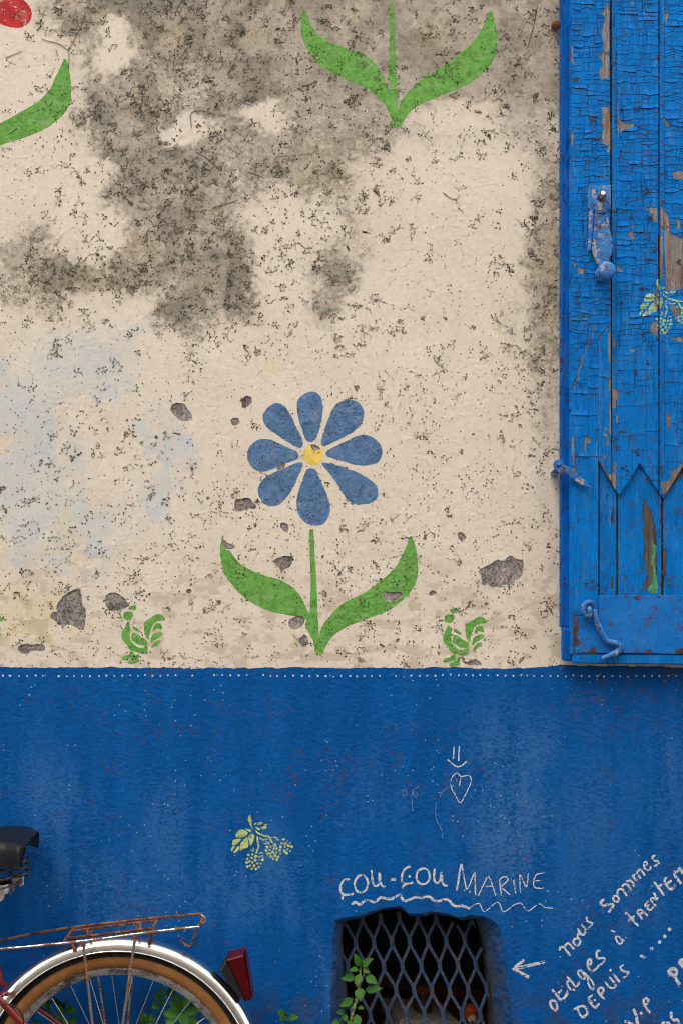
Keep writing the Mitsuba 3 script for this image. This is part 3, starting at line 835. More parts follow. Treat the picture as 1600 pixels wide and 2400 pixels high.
C7, C8 = (740, 2000, 3.136), (1180, 1950, 3.733)
CA, CB, CC, CDD, CE, CF = (1290, 2130, 13.067), (1390, 1990, 9.224), (1430, 2020, 9.224), (1270, 2210, 9.8), (1330, 2210, 5.807), (920, 1730, 7.127)
words = [
    ('chalk words COU-COU above the grille', 'chalk_word', [
        (C7, [[(242, 190), (210, 188), (185, 220), (178, 265), (195, 302), (235, 305), (272, 296)], [(198, 305), (195, 332)]], 16.5),
        (C7, [oval(332, 222, 50, 66, .1)], 16),
        (C7, [[(407, 128), (412, 200), (428, 240), (455, 238), (466, 200), (464, 128), (472, 218), (488, 244), (504, 240)]], 16.5),
        (C7, [[(556, 191), (578, 190)]], 18),
        (C7, [[(688, 96), (652, 108), (630, 150), (626, 192), (645, 220), (675, 224), (706, 212)], [(652, 226), (634, 246)], [(687, 168)]], 16),
        (C7, [oval(785, 167, 50, 60, .1)], 16),
        (C7, [[(870, 118), (862, 170), (872, 212), (895, 216), (914, 190), (920, 124), (926, 212), (940, 234), (958, 236)]], 16.5)]),
    ('thin chalk word MARINE to the right of the heavier words', 'chalk_word', [
        (C7, [[(1032, 268), (1044, 180), (1066, 54), (1080, 150), (1097, 230), (1104, 276), (1140, 200), (1166, 120), (1168, 215), (1170, 300)], [(1040, 240), (1052, 170), (1062, 90)], [(1088, 271)], [(1127, 280)]], 10),
        (C7, [[(1190, 308), (1225, 240), (1265, 150), (1290, 225), (1318, 306)], [(1215, 246), (1294, 240)]], 9),
        (C7, [[(1360, 305), (1350, 235), (1345, 190), (1380, 166), (1412, 180), (1400, 212), (1352, 240), (1385, 272), (1420, 300)]], 9),
        (C7, [[(1447, 160)], [(1450, 198), (1464, 290)]], 9),
        (C8, [[(142, 525), (138, 440), (134, 358), (165, 420), (195, 492), (206, 430), (212, 362)]], 10),
        (C8, [[(346, 358), (284, 363), (260, 410), (254, 470), (280, 491), (346, 489)], [(260, 427), (322, 420)]], 10)]),
    ('chalk word nous written slanting upwards', 'chalk_word', [
        (CA, [[(270, 1262), (268, 1190), (335, 1150), (405, 1185), (480, 1285), (580, 1415)], [(430, 1160), (465, 1060), (540, 1035), (605, 1115), (692, 1225)]], 68),
        (CA, [[(672, 1000), (720, 915), (810, 890), (890, 940), (895, 1040), (820, 1125), (730, 1100), (672, 1000)], [(800, 890), (832, 765)]], 66),
        (CA, [[(825, 610), (865, 715), (940, 800), (1020, 785), (1062, 700), (1045, 620), (958, 490)]], 68),
        (CA, [[(1090, 265), (1075, 330), (1122, 395), (1255, 415), (1255, 485), (1190, 560), (1090, 640)]], 66)]),
    ('chalk word sommes written slanting upwards, topmost at right', 'chalk_word', [
        (CB, [[(205, 1090), (160, 1120), (152, 1180), (212, 1232), (290, 1190), (400, 1180), (432, 1212), (390, 1262), (328, 1350)]], 52),
        (CB, [[(415, 1015), (500, 1000), (542, 1055), (520, 1130), (470, 1142), (418, 1085), (415, 1015)]], 44),
        (CB, [[(510, 950), (522, 870), (600, 850), (652, 902), (700, 995)], [(615, 800), (660, 750), (738, 762), (800, 872)], [(705, 695), (790, 665), (840, 722), (862, 785)]], 44),
        (CB, [[(842, 570), (880, 640), (932, 680)], [(865, 580), (920, 512), (960, 555), (1000, 620)], [(945, 505), (982, 420), (1042, 465), (1095, 555)]], 44),
        (CB, [[(1090, 335), (1150, 342), (1152, 290), (1110, 258), (1078, 325), (1090, 405), (1150, 458), (1212, 442), (1222, 375)]], 40),
        (CB, [[(1312, 138), (1270, 150), (1264, 222), (1330, 252), (1402, 242), (1424, 290), (1322, 364)]], 46)]),
    ('chalk letters tAENtEM running off the right edge', 'chalk_word', [
        (CC, [[(325, 1100), (430, 1200), (582, 1370)], [(392, 1262), (492, 1180)]], 54),
        (CC, [[(672, 1222), (558, 1080), (612, 1018), (692, 1062), (782, 1150)], [(605, 1132), (690, 1088)]], 46),
        (CC, [[(792, 848), (728, 930), (780, 1002), (850, 1050), (915, 970)], [(778, 960), (815, 925)]], 42),
        (CC, [[(962, 932), (850, 800), (902, 768), (1035, 820), (928, 678)]], 48),
        (CC, [[(942, 445), (1040, 570), (1134, 708)], [(1012, 552), (1092, 488)]], 50),
        (CC, [[(1205, 330), (1140, 388), (1202, 502), (1292, 605), (1352, 550)], [(1212, 470), (1292, 405)], [(1380, 510)]], 54),
        (CC, [[(1500, 450), (1330, 222), (1462, 192), (1470, 108), (1570, 250), (1640, 330)]], 62)]),
    ('single chalk letter a with an accent, right of the word otages', 'chalk_word', [
        (CC, [[(20, 1485), (75, 1505)], [(120, 1590), (98, 1650), (150, 1752), (222, 1780), (258, 1700), (190, 1622), (120, 1590)], [(215, 1660), (272, 1712), (316, 1645)]], 42)]),
    ('chalk word otages written slanting upwards', 'chalk_word', [
        (CDD, [[(170, 1335), (230, 1300), (302, 1342), (342, 1460), (302, 1555), (230, 1500), (182, 1425), (170, 1335)]], 56),
        (CDD, [[(228, 1078), (320, 1182), (380, 1285), (450, 1300), (532, 1222), (572, 1138)], [(350, 1170), (422, 1090)]], 58),
        (CDD, [[(725, 1078), (640, 1070), (572, 962), (568, 870), (640, 850), (705, 930), (742, 1008), (822, 970), (832, 888)], [(575, 785), (650, 862)]], 48),
        (CDD, [[(800, 660), (872, 612), (942, 702), (982, 792), (942, 832), (850, 772), (800, 660)], [(890, 625), (1002, 722), (1132, 862), (1192, 1002), (1160, 1082), (1088, 1022), (1040, 900), (1038, 800)]], 44),
        (CDD, [[(1040, 492), (1112, 490), (1122, 382), (1050, 358), (1030, 482), (1062, 592), (1130, 660), (1222, 602), (1276, 530)]], 52),
        (CDD, [[(1312, 172), (1252, 180), (1230, 282), (1270, 362), (1402, 330), (1432, 402), (1382, 470), (1308, 492)]], 52)]),
    ('chalk word DEPUIS written slanting upwards, below otages', 'chalk_word', [
        (CDD, [[(738, 1502), (920, 1420), (1012, 1502), (1042, 1592), (982, 1662), (898, 1715), (800, 1512)]], 52),
        (CDD, [[(1132, 1200), (1050, 1262), (1092, 1372), (1190, 1482), (1232, 1480)], [(1112, 1362), (1202, 1310)], [(1252, 1440), (1288, 1400)]], 52),
        (CDD, [[(1412, 1272), (1332, 1202), (1262, 1092), (1302, 1022), (1392, 1022), (1402, 1102), (1342, 1172)]], 54),
        (CE, [[(512, 538), (580, 620), (652, 602), (642, 552), (568, 472)]], 30),
        (CE, [[(622, 428), (697, 528)], [(577, 370)]], 30),
        (CE, [[(742, 300), (705, 320), (730, 380), (822, 388), (822, 430), (757, 468)]], 30)]),
    ('short row of chalk dots after the word DEPUIS', 'chalk_dots', [(CC, [[q]], 66) for q in ((1265, 1450), (1165, 1605), (1050, 1735), (880, 1875))] + [(CE, [[(992, 176), (1036, 190)]], 34)]),
    ('chalk letters V.P at the bottom right', 'chalk_word', [
        (CE, [[(780, 1062), (850, 1088), (950, 1150)], [(893, 905), (932, 1010), (950, 1150)]], 42), (CE, [[(995, 955)]], 36),
        (CE, [[(1105, 935), (1062, 882), (1018, 802), (1040, 750), (1092, 758), (1082, 820), (1042, 850)]], 34)]),
    ('chalk letters PE cut off at the right edge', 'chalk_word', [
        (CE, [[(1505, 545), (1420, 432), (1352, 390), (1420, 338), (1482, 368), (1462, 442)]], 46), (CE, [[(1570, 214), (1508, 240), (1530, 292), (1575, 340)], [(1540, 275), (1590, 250)]], 38)]),
    ('chalk letters cut off at the bottom right corner', 'chalk_word', [
        (CE, [[(1402, 945), (1400, 1010), (1432, 1052), (1492, 1030), (1502, 1092)]], 38), (CE, [[(1282, 1088), (1335, 1072), (1392, 1102), (1400, 1160)]], 36)]),
    ('chalk arrow pointing left to the grille', 'chalk_arrow', [(C8, [[(356, 1134), (82, 1196)], [(164, 1123), (75, 1195), (206, 1262)]], 27)]),
    ('heavy wavy chalk line under the words COU-COU', 'chalk_line', [(C7, [[(268, 370), (288, 353), (310, 370), (330, 374), (355, 345), (385, 340), (415, 356), (440, 355), (470, 320), (500, 325), (540, 336), (575, 325), (615, 293), (635, 342), (660, 349), (700, 330), (745, 315), (770, 330), (800, 315), (840, 318), (865, 346), (900, 353), (935, 333), (975, 340), (1000, 376), (1030, 391), (1080, 380), (1120, 404)]], 19)]),
    ('thin wavy chalk line under the word MARINE', 'chalk_line', [(C7, [[(1122, 402), (1160, 375), (1195, 362), (1210, 385), (1225, 430), (1252, 420), (1288, 385), (1330, 353), (1350, 372), (1360, 410), (1375, 430), (1402, 420), (1450, 375), (1500, 360), (1520, 383), (1540, 416), (1566, 424), (1607, 385), (1644, 364), (1670, 393), (1703, 402), (1749, 398)]], 7)]),
    ('chalk doodle of two strokes and a smiling curve', 'chalk_smile', [(CF, [[(1020, 140), (1005, 340)], [(1105, 140), (1092, 372)], [(905, 350), (1030, 466), (1100, 476), (1160, 450), (1226, 388)]], 23)]),
    ('outline of a heart drawn in chalk', 'chalk_heart', [(CF, [[(1120, 1122), (1040, 940), (975, 850), (958, 700), (1010, 608), (1080, 573), (1130, 652), (1250, 608), (1306, 650), (1302, 750), (1230, 890), (1120, 1122)], [(1130, 660), (1108, 792)]], 17)])]
si = 0
for lab, nm, ls in words:
    if len(ls) == 1:
        k = freekey(wall + '__' + nm)
        letter(k, *ls[0], seed=si); labels[k] = {'label': lab}; si += 1
        continue
    k = tag(freekey(wall + '__' + nm), lab)
    for cr, st, w in ls:
        letter(k + '__' + ('letter' if nm == 'chalk_word' else 'dot'), cr, st, w, seed=si); si += 1
k = freekey(wall + '__chalk_scribble')
letter(k, CF, [oval(190, 910, 36, 54), [(440, 790), (350, 860), (330, 920), (380, 1000), (405, 960), (395, 900)], [(335, 860), (315, 1000), (330, 1200)], [(910, 815), (830, 870), (770, 1000)],
               [(720, 1080), (705, 1250), (730, 1380), (790, 1480), (830, 1570), (815, 1660)]], 15, 'mat_chalk_faint', 99)
labels[k] = {'label': 'faint rubbed-out chalk scribble left of the heart'}

# ------------------------------------------------------------------ the cellar opening: splayed reveal, grille, dark room
INNER = [(804, 2146), (820, 2142), (848, 2137), (870, 2127), (903, 2116), (934, 2114), (944, 2120), (958, 2132), (992, 2133), (1008, 2125), (1021, 2129), (1044, 2133), (1076, 2143), (1098, 2138),
         (1110, 2144), (1118, 2168), (1124, 2196), (1130, 2222), (1140, 2285), (1146, 2340), (1150, 2400), (1154, 2480), (1154, 2520), (1148, 2556), (1080, 2562), (920, 2564),
         (826, 2560), (818, 2520), (817, 2480), (816, 2400), (812, 2330), (806, 2270), (803, 2210)]
ro = np.array(open_poly.exterior.coords)[:-1]


def resample(pts, n):
    c = np.asarray(pts, float)
    if Polygon(c).exterior.is_ccw is False:
        c = c[::-1]
    l = LineString(np.vstack([c, c[:1]]))
    i0 = np.argmin(np.hypot(c[:, 0] - c[:, 0].min(), c[:, 1] - c[:, 1].max()))
    off = l.project(Point(c[i0]))
    return np.array([l.interpolate((off + s) % l.length).coords[0] for s in np.linspace(0, l.length, n, endpoint=False)])


NR = 150
outer = resample(ro, NR)
inner = resample(np.array(xz(INNER, .10)), NR)
inner += (meshkit.noise(np.c_[inner * 60, np.zeros(NR)], 3)[:, None] - .5) * .006
back = inner + (inner - inner.mean(0)) * .02
levels = []
for th in (0, .10, .22, .36, .55, .78, 1.0):
    t, y = math.sin(th * math.pi / 2) ** .9, -.0012 + .1012 * (1 - math.cos(th * math.pi / 2)) ** .95
    q = outer * (1 - t) + inner * t
    yy = np.full(NR, y) - (wall_h(q[:, 0], q[:, 1]) if y < .002 else 0)
    yy = yy + (meshkit.noise(np.c_[q * 45, np.full(NR, y * 60)], 8) - .5) * .012 + (meshkit.noise(np.c_[q * 140, np.full(NR, y * 140)], 9) - .5) * .006 * math.sin(math.pi * min(t, 1) * .95)
    levels.append(np.c_[q[:, 0], yy, q[:, 1]])
levels.append(np.c_[back[:, 0], np.full(NR, .22), back[:, 1]])
V = np.vstack(levels)
F = []
for i in range(len(levels) - 1):
    for j in range(NR):
        k = (j + 1) % NR
        F += [(i * NR + j, (i + 1) * NR + k, i * NR + k), (i * NR + j, (i + 1) * NR + j, (i + 1) * NR + k)]
add(wall + '__window_reveal', (V, np.array(F)), 'mat_reveal', 60, label='crumbling blue edge of the cellar opening')
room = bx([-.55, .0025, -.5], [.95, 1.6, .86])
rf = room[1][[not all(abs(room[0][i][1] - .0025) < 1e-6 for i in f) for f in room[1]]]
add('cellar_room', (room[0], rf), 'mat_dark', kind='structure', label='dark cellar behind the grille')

GA, GB = np.array([134., -1.5]), np.array([81., 178.])
G0 = np.array([690., 650.])
strands, nodes = [], []
for i in range(-7, 8):
    for j in range(-3, 9):
        n0 = G0 + i * GA + j * GB
        a, b = n0 + GB, n0 + GB - GA
        jit = lambda q: q + 4 * np.array([math.sin(q[0] * .7 + q[1] * .3), math.cos(q[1] * .5)])
        bond = lambda q: (q + np.array([4, 34]), q - np.array([4, 34]))
        n0b, n0t = bond(jit(n0))
        nodes.append(LineString(xz(crop(*C7, [tuple(n0t), tuple(n0b)]), .055)).buffer(.0051, quad_segs=2))
        for q, e in ((a, 1), (b, -1)):
            qt = bond(jit(q))[1]
            strands.append(LineString(xz(crop(*C7, [tuple(n0b + [e * 6, 0]), tuple(qt + [-e * 6, 0])]), .055)).buffer(.0035, cap_style=2))
clip = Polygon(xz(crop(*C7, [(165, 480), (250, 470), (330, 440), (420, 440), (455, 435), (500, 440), (560, 430), (640, 425), (690, 430), (780, 440), (830, 430), (880, 410), (930, 520), (985, 495), (1010, 500), (1020, 540), (1060, 505), (1105, 470), (1160, 470), (1185, 640), (1230, 720), (1300, 1300), (1320, 2200), (180, 2200), (150, 1000)]), .055))
gp = unary_union(strands + nodes).intersection(clip)
gp = rough(gp, .0006, .006, 5)
gr = slab(gp.simplify(.0002), .0535, .0575, .0009)
gr[0][:, 1] += .004 * (meshkit.noise(np.c_[gr[0][:, 0] * 9, gr[0][:, 2] * 9, gr[0][:, 0] * 0], 2) - .5)
add('window_grille', gr, 'mat_grille', label='rusty blue expanded-metal grille over the cellar opening', cat='grille')

# things lying behind the grille
t = thing('foam_box', 'pale box with its lid edge showing, just behind the bottom of the grille', 'box')
q = W(985, 2386, .30)
bm = bx([-.07, -.07, -.3], [.07, .07, 0]); R = trimesh.transformations.rotation_matrix(.25, [0, 0, 1])[:3, :3] @ trimesh.transformations.rotation_matrix(.12, [0, 1, 0])[:3, :3]
add(t + '__body', (bm[0] @ R.T + q + [0, .05, -.01], bm[1]), 'mat_card')
bm = bx([-.078, -.08, -.025], [.078, .08, .004])
add(t + '__lid', (bm[0] @ R.T + q + [0, .05, 0], bm[1]), 'mat_card')
bm = bx([-.22, -.05, -.35], [.22, .05, 0])
R2 = trimesh.transformations.rotation_matrix(-.15, [0, 0, 1])[:3, :3] @ trimesh.transformations.rotation_matrix(.1, [0, 1, 0])[:3, :3]
t = thing('cardboard_box', 'brown cardboard box in the dark behind the pale box', 'box')
add(t + '__body', (bm[0] @ R2.T + W(1040, 2335, .52), bm[1]), 'mat_cardboard')
bm = bx([-.22, -.004, 0], [.22, .004, .03])
add(t + '__flap', (bm[0] @ R2.T + W(1040, 2335, .47), bm[1]), 'mat_cardboard')
t = thing('owl_figurine', 'small dark figurine with two ringed eyes, behind the grille', 'figurine')
c = W(990, 2318, .34)
add(t + '__body', turned([(.004, -.075), (.020, -.07), (.024, -.05), (.022, -.028), (.017, -.016)], c, (0, 0, 1), 16), 'mat_owl', 40)
add(t + '__head', turned([(.001, -.018), (.015, -.015), (.021, -.004), (.020, .008), (.012, .016), (.001, .018)], c, (0, 0, 1), 16), 'mat_owl', 60)
for s in (-1, 1):
    e = add(t + '__eye', turned([(.0068, -.003), (.0068, .003), (.0045, .004), (.001, .004)], c + [s * .009, -.017, .004], (0, -1, 0), 14), 'mat_orange', 30)
    add(e + '__pupil', turned([(.0044, 0), (.0044, .0006), (.0005, .0012)], c + [s * .009, -.0212, .004], (0, -1, 0), 12), 'mat_black')
    add(t + '__ear_tuft', turned([(.006, 0), (.001, .012)], c + [s * .013, -.004, .012], (s * .4, 0, 1), 8), 'mat_owl')
add(t + '__beak', turned([(.005, 0), (.0005, .008)], c + [0, -.019, -.003], (0, -.6, -1), 8), 'mat_orange')
t = thing('orange_toy', 'round orange toy with a pale snout, behind the grille at right', 'toy')
c = W(1102, 2372, .26)
add(t + '__body', turned([(.001, -.022), (.014, -.019), (.021, -.006), (.021, .007), (.014, .019), (.001, .023)], c, (0, 0, 1), 18), 'mat_orange', 60)
add(t + '__snout', turned([(.013, 0), (.012, .006), (.006, .010), (.001, .011)], c + [.003, -.016, -.012], (0, -1, -.4), 14), 'mat_card', 60)
add(t + '__eye', turned([(.0035, 0), (.002, .002), (.0003, .0025)], c + [.001, -.0265, -.016], (0, -1, -.3), 10), 'mat_black', 60)

# ------------------------------------------------------------------ the shutter
YS = -.052                      # face of the planks
sh = thing('window_shutter', 'old blue wooden shutter with cracked peeling paint, folded back against the wall', 'shutter')


def pbox(x0, y0, x1, y1, y=YS):
    a, b = W(x0, y0, y), W(x1, y1, y)
    return sbox(min(a[0], b[0]), min(a[2], b[2]), max(a[0], b[0]), max(a[2], b[2]))


TOP = -330
add(sh + '__edge_strip', slab(rough(pbox(1312.5, TOP, 1337.8, 1470, -.028), .0006, .02, 1), -.028, -.010, .003), 'mat_shutter_edge', label='rebated edge strip of the shutter, its shade put into a darker blue')
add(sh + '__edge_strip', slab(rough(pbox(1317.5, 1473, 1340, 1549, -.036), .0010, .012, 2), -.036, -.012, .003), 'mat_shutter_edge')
CRK = 0
ZIG = [(1401, 1079), (1424, 1112), (1436, 1140), (1450, 1161), (1470, 1132), (1498, 1086), (1526, 1130), (1552, 1167), (1576, 1130), (1602, 1086), (1628, 1130), (1655, 1167), (1680, 1130), (1706, 1086), (1740, 1130), (1755, 1165), (1790, 1110), (1806, 1086)]
upper_area = poly(ZIG + [(1806, TOP), (1401, TOP)], YS)

sprig2 = sprig_shapes(954, -1255)
sprig2 = [(n_, shapely.affinity.scale(p, .985, .985, origin=(0, CAM_Z))) for n_, p in sprig2]
sprig2_union = unary_union([p.buffer(0) for _, p in sprig2])

BARE = [crop(1260, 0, 4.524, q) for q in (
    [(735, 20), (700, 110), (655, 140), (700, 165), (712, 200), (680, 290), (668, 330), (690, 440), (690, 560), (635, 588), (660, 620), (690, 690), (640, 745), (662, 855), (720, 830), (752, 815), (752, 500), (752, 100)],
    [(670, 1130), (682, 1230), (668, 1300), (690, 1360), (668, 1460), (690, 1520), (745, 1545), (725, 1615), (758, 1620), (760, 1400), (755, 1128)],
    [(838, 1095), (865, 1145), (850, 1200), (885, 1290), (940, 1310), (1020, 1308), (1005, 1355), (960, 1368), (905, 1375), (870, 1410), (838, 1412)],
    [(1140, 2198), (1160, 2240), (1215, 2270), (1215, 2340), (1262, 2360), (1262, 2196)], [(985, 0), (1020, 30), (1000, 70), (985, 30)],
    [(1340, 130), (1392, 148), (1370, 200), (1352, 235), (1340, 200)], [(1340, 1250), (1375, 1285), (1402, 1330), (1345, 1338)], [(1345, 890), (1382, 945), (1350, 930)],
    [(1425, 1825), (1480, 1812), (1570, 1808), (1570, 1900), (1440, 1900)], [(995, 2075), (1028, 2120), (1005, 2110)],
    [(345, 480), (368, 470), (372, 640), (395, 660), (380, 690), (345, 640)], [(352, 1370), (382, 1440), (365, 1560), (354, 1560)])]
BARE += [[(1399, 757), (1372, 822), (1343.5, 915), (1341.5, 912), (1369.5, 820), (1396.5, 756)]]
BARE += [crop(1260, 420, 4.524, q) for q in (
    [(1300, 290), (1345, 340), (1390, 400), (1400, 560), (1452, 588), (1492, 612), (1570, 640), (1660, 700), (1650, 1100), (1538, 1150), (1490, 1175), (1370, 1178), (1350, 1160), (1335, 520), (1308, 520)],
    [(1470, 400), (1500, 420), (1510, 520), (1470, 532)], [(950, 565), (990, 540), (1030, 622), (990, 650), (960, 600)], [(980, 480), (1025, 490), (1010, 515), (985, 505)],
    [(832, 918), (870, 930), (908, 980), (880, 985), (845, 975)], [(730, 1705), (812, 1708), (812, 1755), (735, 1755)], [(738, 1640), (770, 1600), (770, 1930), (745, 1940)],
    [(1250, 1138), (1225, 1230), (1232, 1330), (1265, 1410), (1265, 1140)], [(1405, 1320), (1460, 1345), (1500, 1390), (1450, 1492), (1418, 1400)],
    [(1388, 1690), (1460, 1672), (1570, 1680), (1570, 1720), (1530, 1732), (1430, 1702)], [(1175, 1582), (1230, 1500), (1262, 1500), (1265, 1690), (1222, 1640)],
    [(945, 1795), (1050, 1800), (1000, 1842)], [(1260, 590), (1320, 600), (1320, 1050), (1268, 1048)], [(1300, 300), (1330, 300), (1320, 560), (1300, 560)],
    [(740, 2110), (775, 2110), (775, 2230), (742, 2240)], [(780, 2220), (850, 2245), (845, 2330), (785, 2350)], [(415, 930), (490, 960), (480, 1000), (420, 1010)], [(380, 870), (400, 880), (392, 940), (382, 930)],
    [(1225, 440), (1262, 450), (1262, 360), (1215, 380)])]
BARE += [crop(1280, 880, 4.9, q) for q in (
    [(705, 30), (740, 20), (740, 175), (700, 170)], [(750, 175), (795, 175), (795, 375), (755, 375)], [(800, 175), (822, 175), (822, 268), (800, 268)], [(800, 450), (822, 452), (815, 545), (800, 545)],
    [(685, 570), (692, 620), (665, 650), (705, 680), (710, 780), (690, 825), (675, 800), (690, 700), (645, 690), (655, 640)], [(715, 290), (740, 290), (735, 660), (715, 670)],
    [(425, 720), (460, 700), (505, 725), (500, 775), (455, 770), (435, 925), (420, 820)], [(1378, 415), (1430, 470), (1420, 580), (1380, 588)],
    [(610, 945), (640, 935), (668, 880), (675, 955), (640, 960)], [(650, 1070), (700, 1130), (735, 1120), (785, 1110), (795, 1290), (765, 1310), (720, 1190)],
    [(1425, 1080), (1475, 1080), (1540, 1010), (1600, 980), (1600, 1080), (1480, 1230), (1400, 1340), (1330, 1360), (1310, 1220), (1370, 1215), (1425, 1195)],
    [(780, 990), (805, 995), (800, 1100), (765, 1080)], [(285, 690), (310, 700), (322, 980), (300, 1050), (288, 900)], [(300, 1040), (352, 1060), (345, 1110), (310, 1080)],
    [(345, 60), (372, 10), (376, 40), (350, 80)], [(235, 240), (262, 200), (262, 250), (240, 280)])]
BARE += [crop(1260, 1000, 3.92, q) for q in (
    [(975, 690), (995, 660), (1010, 720), (1040, 760), (1058, 820), (1075, 870), (1090, 960), (1102, 1080), (1095, 1250), (1106, 1400), (1106, 1532), (1040, 1536), (1000, 1490), (955, 1528), (985, 1440), (1010, 1360), (985, 1240), (970, 1200), (990, 1080), (965, 960), (985, 900), (962, 790)],
    [(685, 780), (698, 800), (702, 880), (685, 895), (672, 840)], [(1160, 1130), (1185, 1135), (1180, 1330), (1158, 1480)], [(680, 1370), (700, 1400), (692, 1490), (676, 1490)],
    [(1120, 700), (1140, 710), (1135, 900), (1122, 900)], [(238, 1080), (258, 1100), (250, 1200), (232, 1280), (215, 1250)])]
bare2 = unary_union([rough(poly(b, YS), .0009, .005, 400 + i) for i, b in enumerate(BARE)])
bare2 = unary_union([bare2])


def flakes(p, tw, th, out):
    x0, z0, x1, z1 = p.bounds
    w, h = x1 - x0, z1 - z0
    cx = (x0 + x1) / 2
    zf = 1200 - ((z0 + z1) / 2 - CAM_Z) * 1000
    f = 1.0 if zf < 780 else 1.0 + min(2.2, (zf - 780) / 130)
    W_, H_ = tw * (.7 + .8 * rng.random()), th * f * (.55 + 1.1 * rng.random())
    if (w < W_ and h < H_) or p.area < 7e-5:
        out.append(p); return
    if h / H_ > w / W_:
        z = z0 + h * (.32 + .36 * rng.random())
        n = max(6, int((w + .01) / .003))
        xs = np.linspace(x0 - .004, x1 + .004, n)
        zs = z + (meshkit.fbm(np.c_[xs * 55, np.full(n, z * 300), np.full(n, 2.)], 3, 5) - .5) * .010 + rng.normal(0, .06) * (xs - cx)
        l = LineString(np.c_[xs, zs])
    else:
        x = x0 + w * (.3 + .4 * rng.random())
        n = max(6, int((h + .01) / .003))
        zs = np.linspace(z0 - .004, z1 + .004, n)
        xs = x + (meshkit.fbm(np.c_[zs * 60, np.full(n, x * 300), np.full(n, 8.)], 3, 6) - .5) * .007
        l = LineString(np.c_[xs, zs])
    parts = [g for g in ssplit(p, l).geoms if g.area > 1e-7]
    if len(parts) < 2:
        out.append(p); return
    for g in parts:
        flakes(g, tw, th, out)


all_flakes = []       # (area, holder, mesh list)


def coat(holder, area, yf, tw, th, curl=1.0, gap=.00036):
    fl = []
    for g in polys(area):
        flakes(g, tw, th, fl)
    for i, f in enumerate(fl):
        q = f.buffer(-gap * (.6 + .9 * rng.random()), join_style=2).difference(bare2)
        x0, z0, x1, z1 = f.bounds
        c = curl * max(0, rng.normal(.2, .9)) * .0016
        t_ = rng.normal(0, .0003)

        def hh(x, z, z0=z0, z1=z1, c=c, t_=t_, x0=x0, x1=x1):
            s = np.clip(1 - (z - z0) / min(.014, z1 - z0 + 1e-6), 0, 1)
            e = np.clip(1 - (z1 - z) / .005, 0, 1)
            return .0014 + c * s * s + t_ * (x - x0) / max(x1 - x0, 1e-4) + .25 * c * e
        for g in polys(q):
            if g.area < 1.2e-5:
                continue
            gb, gg = g.difference(sprig2_union), g.intersection(sprig2_union)
            if not gb.is_empty:
                m = patch(gb, 0, .007, .0032, hh, yf)
                if m is not None:
                    all_flakes.append((g.area, holder, m, 'mat_shutter'))
            if not gg.is_empty:
                m = patch(gg, .0001, .007, .002, hh, yf)
                if m is not None:
                    sprig_meshes.append(m)


sprig_meshes = []
stile_low = poly([(1337, TOP), (1427, TOP), (1429, 600), (1429, 760), (1401, 790), (1401, 1393), (1399, 1393), (1399, 1442), (1337, 1442)], YS)
stile = add(sh + '__stile', slab(poly([(1337.2, TOP), (1428, TOP), (1430, 1000), (1401, 1060), (1400.5, 1534), (1337.2, 1534)], YS).buffer(0), YS, -.016, .0006), 'mat_wood_dark')
sxl = W(1337.2, 0, YS)[0]
add(stile + '__painted_side', bx([sxl - .0009, YS - .0008, W(0, 1533, YS)[2]], [sxl - .0002, -.016, W(0, TOP, YS)[2]]), 'mat_shutter')
coat(stile, poly([(1336.3, -12), (1427.8, -12), (1429.4, 760), (1402, 790), (1400.5, 1070), (1336.3, 1070)], YS), YS, .042, .023, 1.0, .0005)
coat(stile, poly([(1336.3, 1071), (1400.4, 1071), (1400.4, 1393), (1400.4, 1441), (1342, 1441), (1342, 1533), (1336.3, 1533)], YS), YS, .09, .5, .3)
coat(stile, poly([(1402.5, 792), (1428.5, 764), (1431, 1125), (1402, 1077)], YS), YS - .0015, .03, .06)
add(stile + '__cover_lath', slab(poly([(1402, 792), (1429, 763), (1431.5, 1130), (1401.5, 1079)], YS), YS - .0015, YS + .006, .001), 'mat_wood')
planks = [(1432.5, 1542), (1544.2, 1652), (1654.5, 1760)]
for i, (a, b) in enumerate(planks):
    area = pbox(a, TOP, b, 1200, YS).intersection(upper_area)
    pk = add(sh + '__plank', slab(area.simplify(.0003), YS + .0005, -.030, .0022), 'mat_wood_dark')
    # tongue bead beside the joint, then the broad face
    za = pbox(a + .3, -12, a + 11.0, 1200).intersection(upper_area)
    zb = pbox(a + 11.2, -12, b - .3, 1200).intersection(upper_area)
    if i < 2:
        coat(pk, za, YS + .0012, .03, .05, .3)
        coat(pk, zb.intersection(pbox(0, -12, 1640, 1300)), YS + .0005, .048, .024, 1.0, .0005)
    else:
        coat(pk, zb, YS + .0005, .12, .12, .6)
# boards below the saw-tooth edge, 10 mm further back
for a, b in ((1402.5, 1443.5), (1446.5, 1549), (1552.5, 1655), (1658, 1760)):
    lp = pbox(a, 1060, b, 1398, YS + .010)
    bk = add(sh + '__lower_board', slab(lp, YS + .010, -.020, .0018), 'mat_wood_dark')
    coat(bk, pbox(a + .8, 1072, b - .8, 1397, YS + .010), YS + .010, .2, .6, .1)
for hold, ar, yf in [(stile, poly([(1337.4, -12), (1427.6, -12), (1429, 1000), (1401, 1060), (1400, 1440), (1337.4, 1440)], YS).buffer(0), YS)] + [
        (sh + '__plank' + ('' if i == 0 else f'_{i:03d}'), pbox(a + 2.3, -12, b - 2.3, 1200).intersection(upper_area), YS + .0005) for i, (a, b) in enumerate(planks[:2])]:
    for g in polys(bare2.intersection(ar).buffer(.0008)):
        if g.area > 4e-6:
            add(hold + '__bare_wood', patch(g, .0004, .02, 0, lambda x, z: x * 0, yf), 'mat_wood')
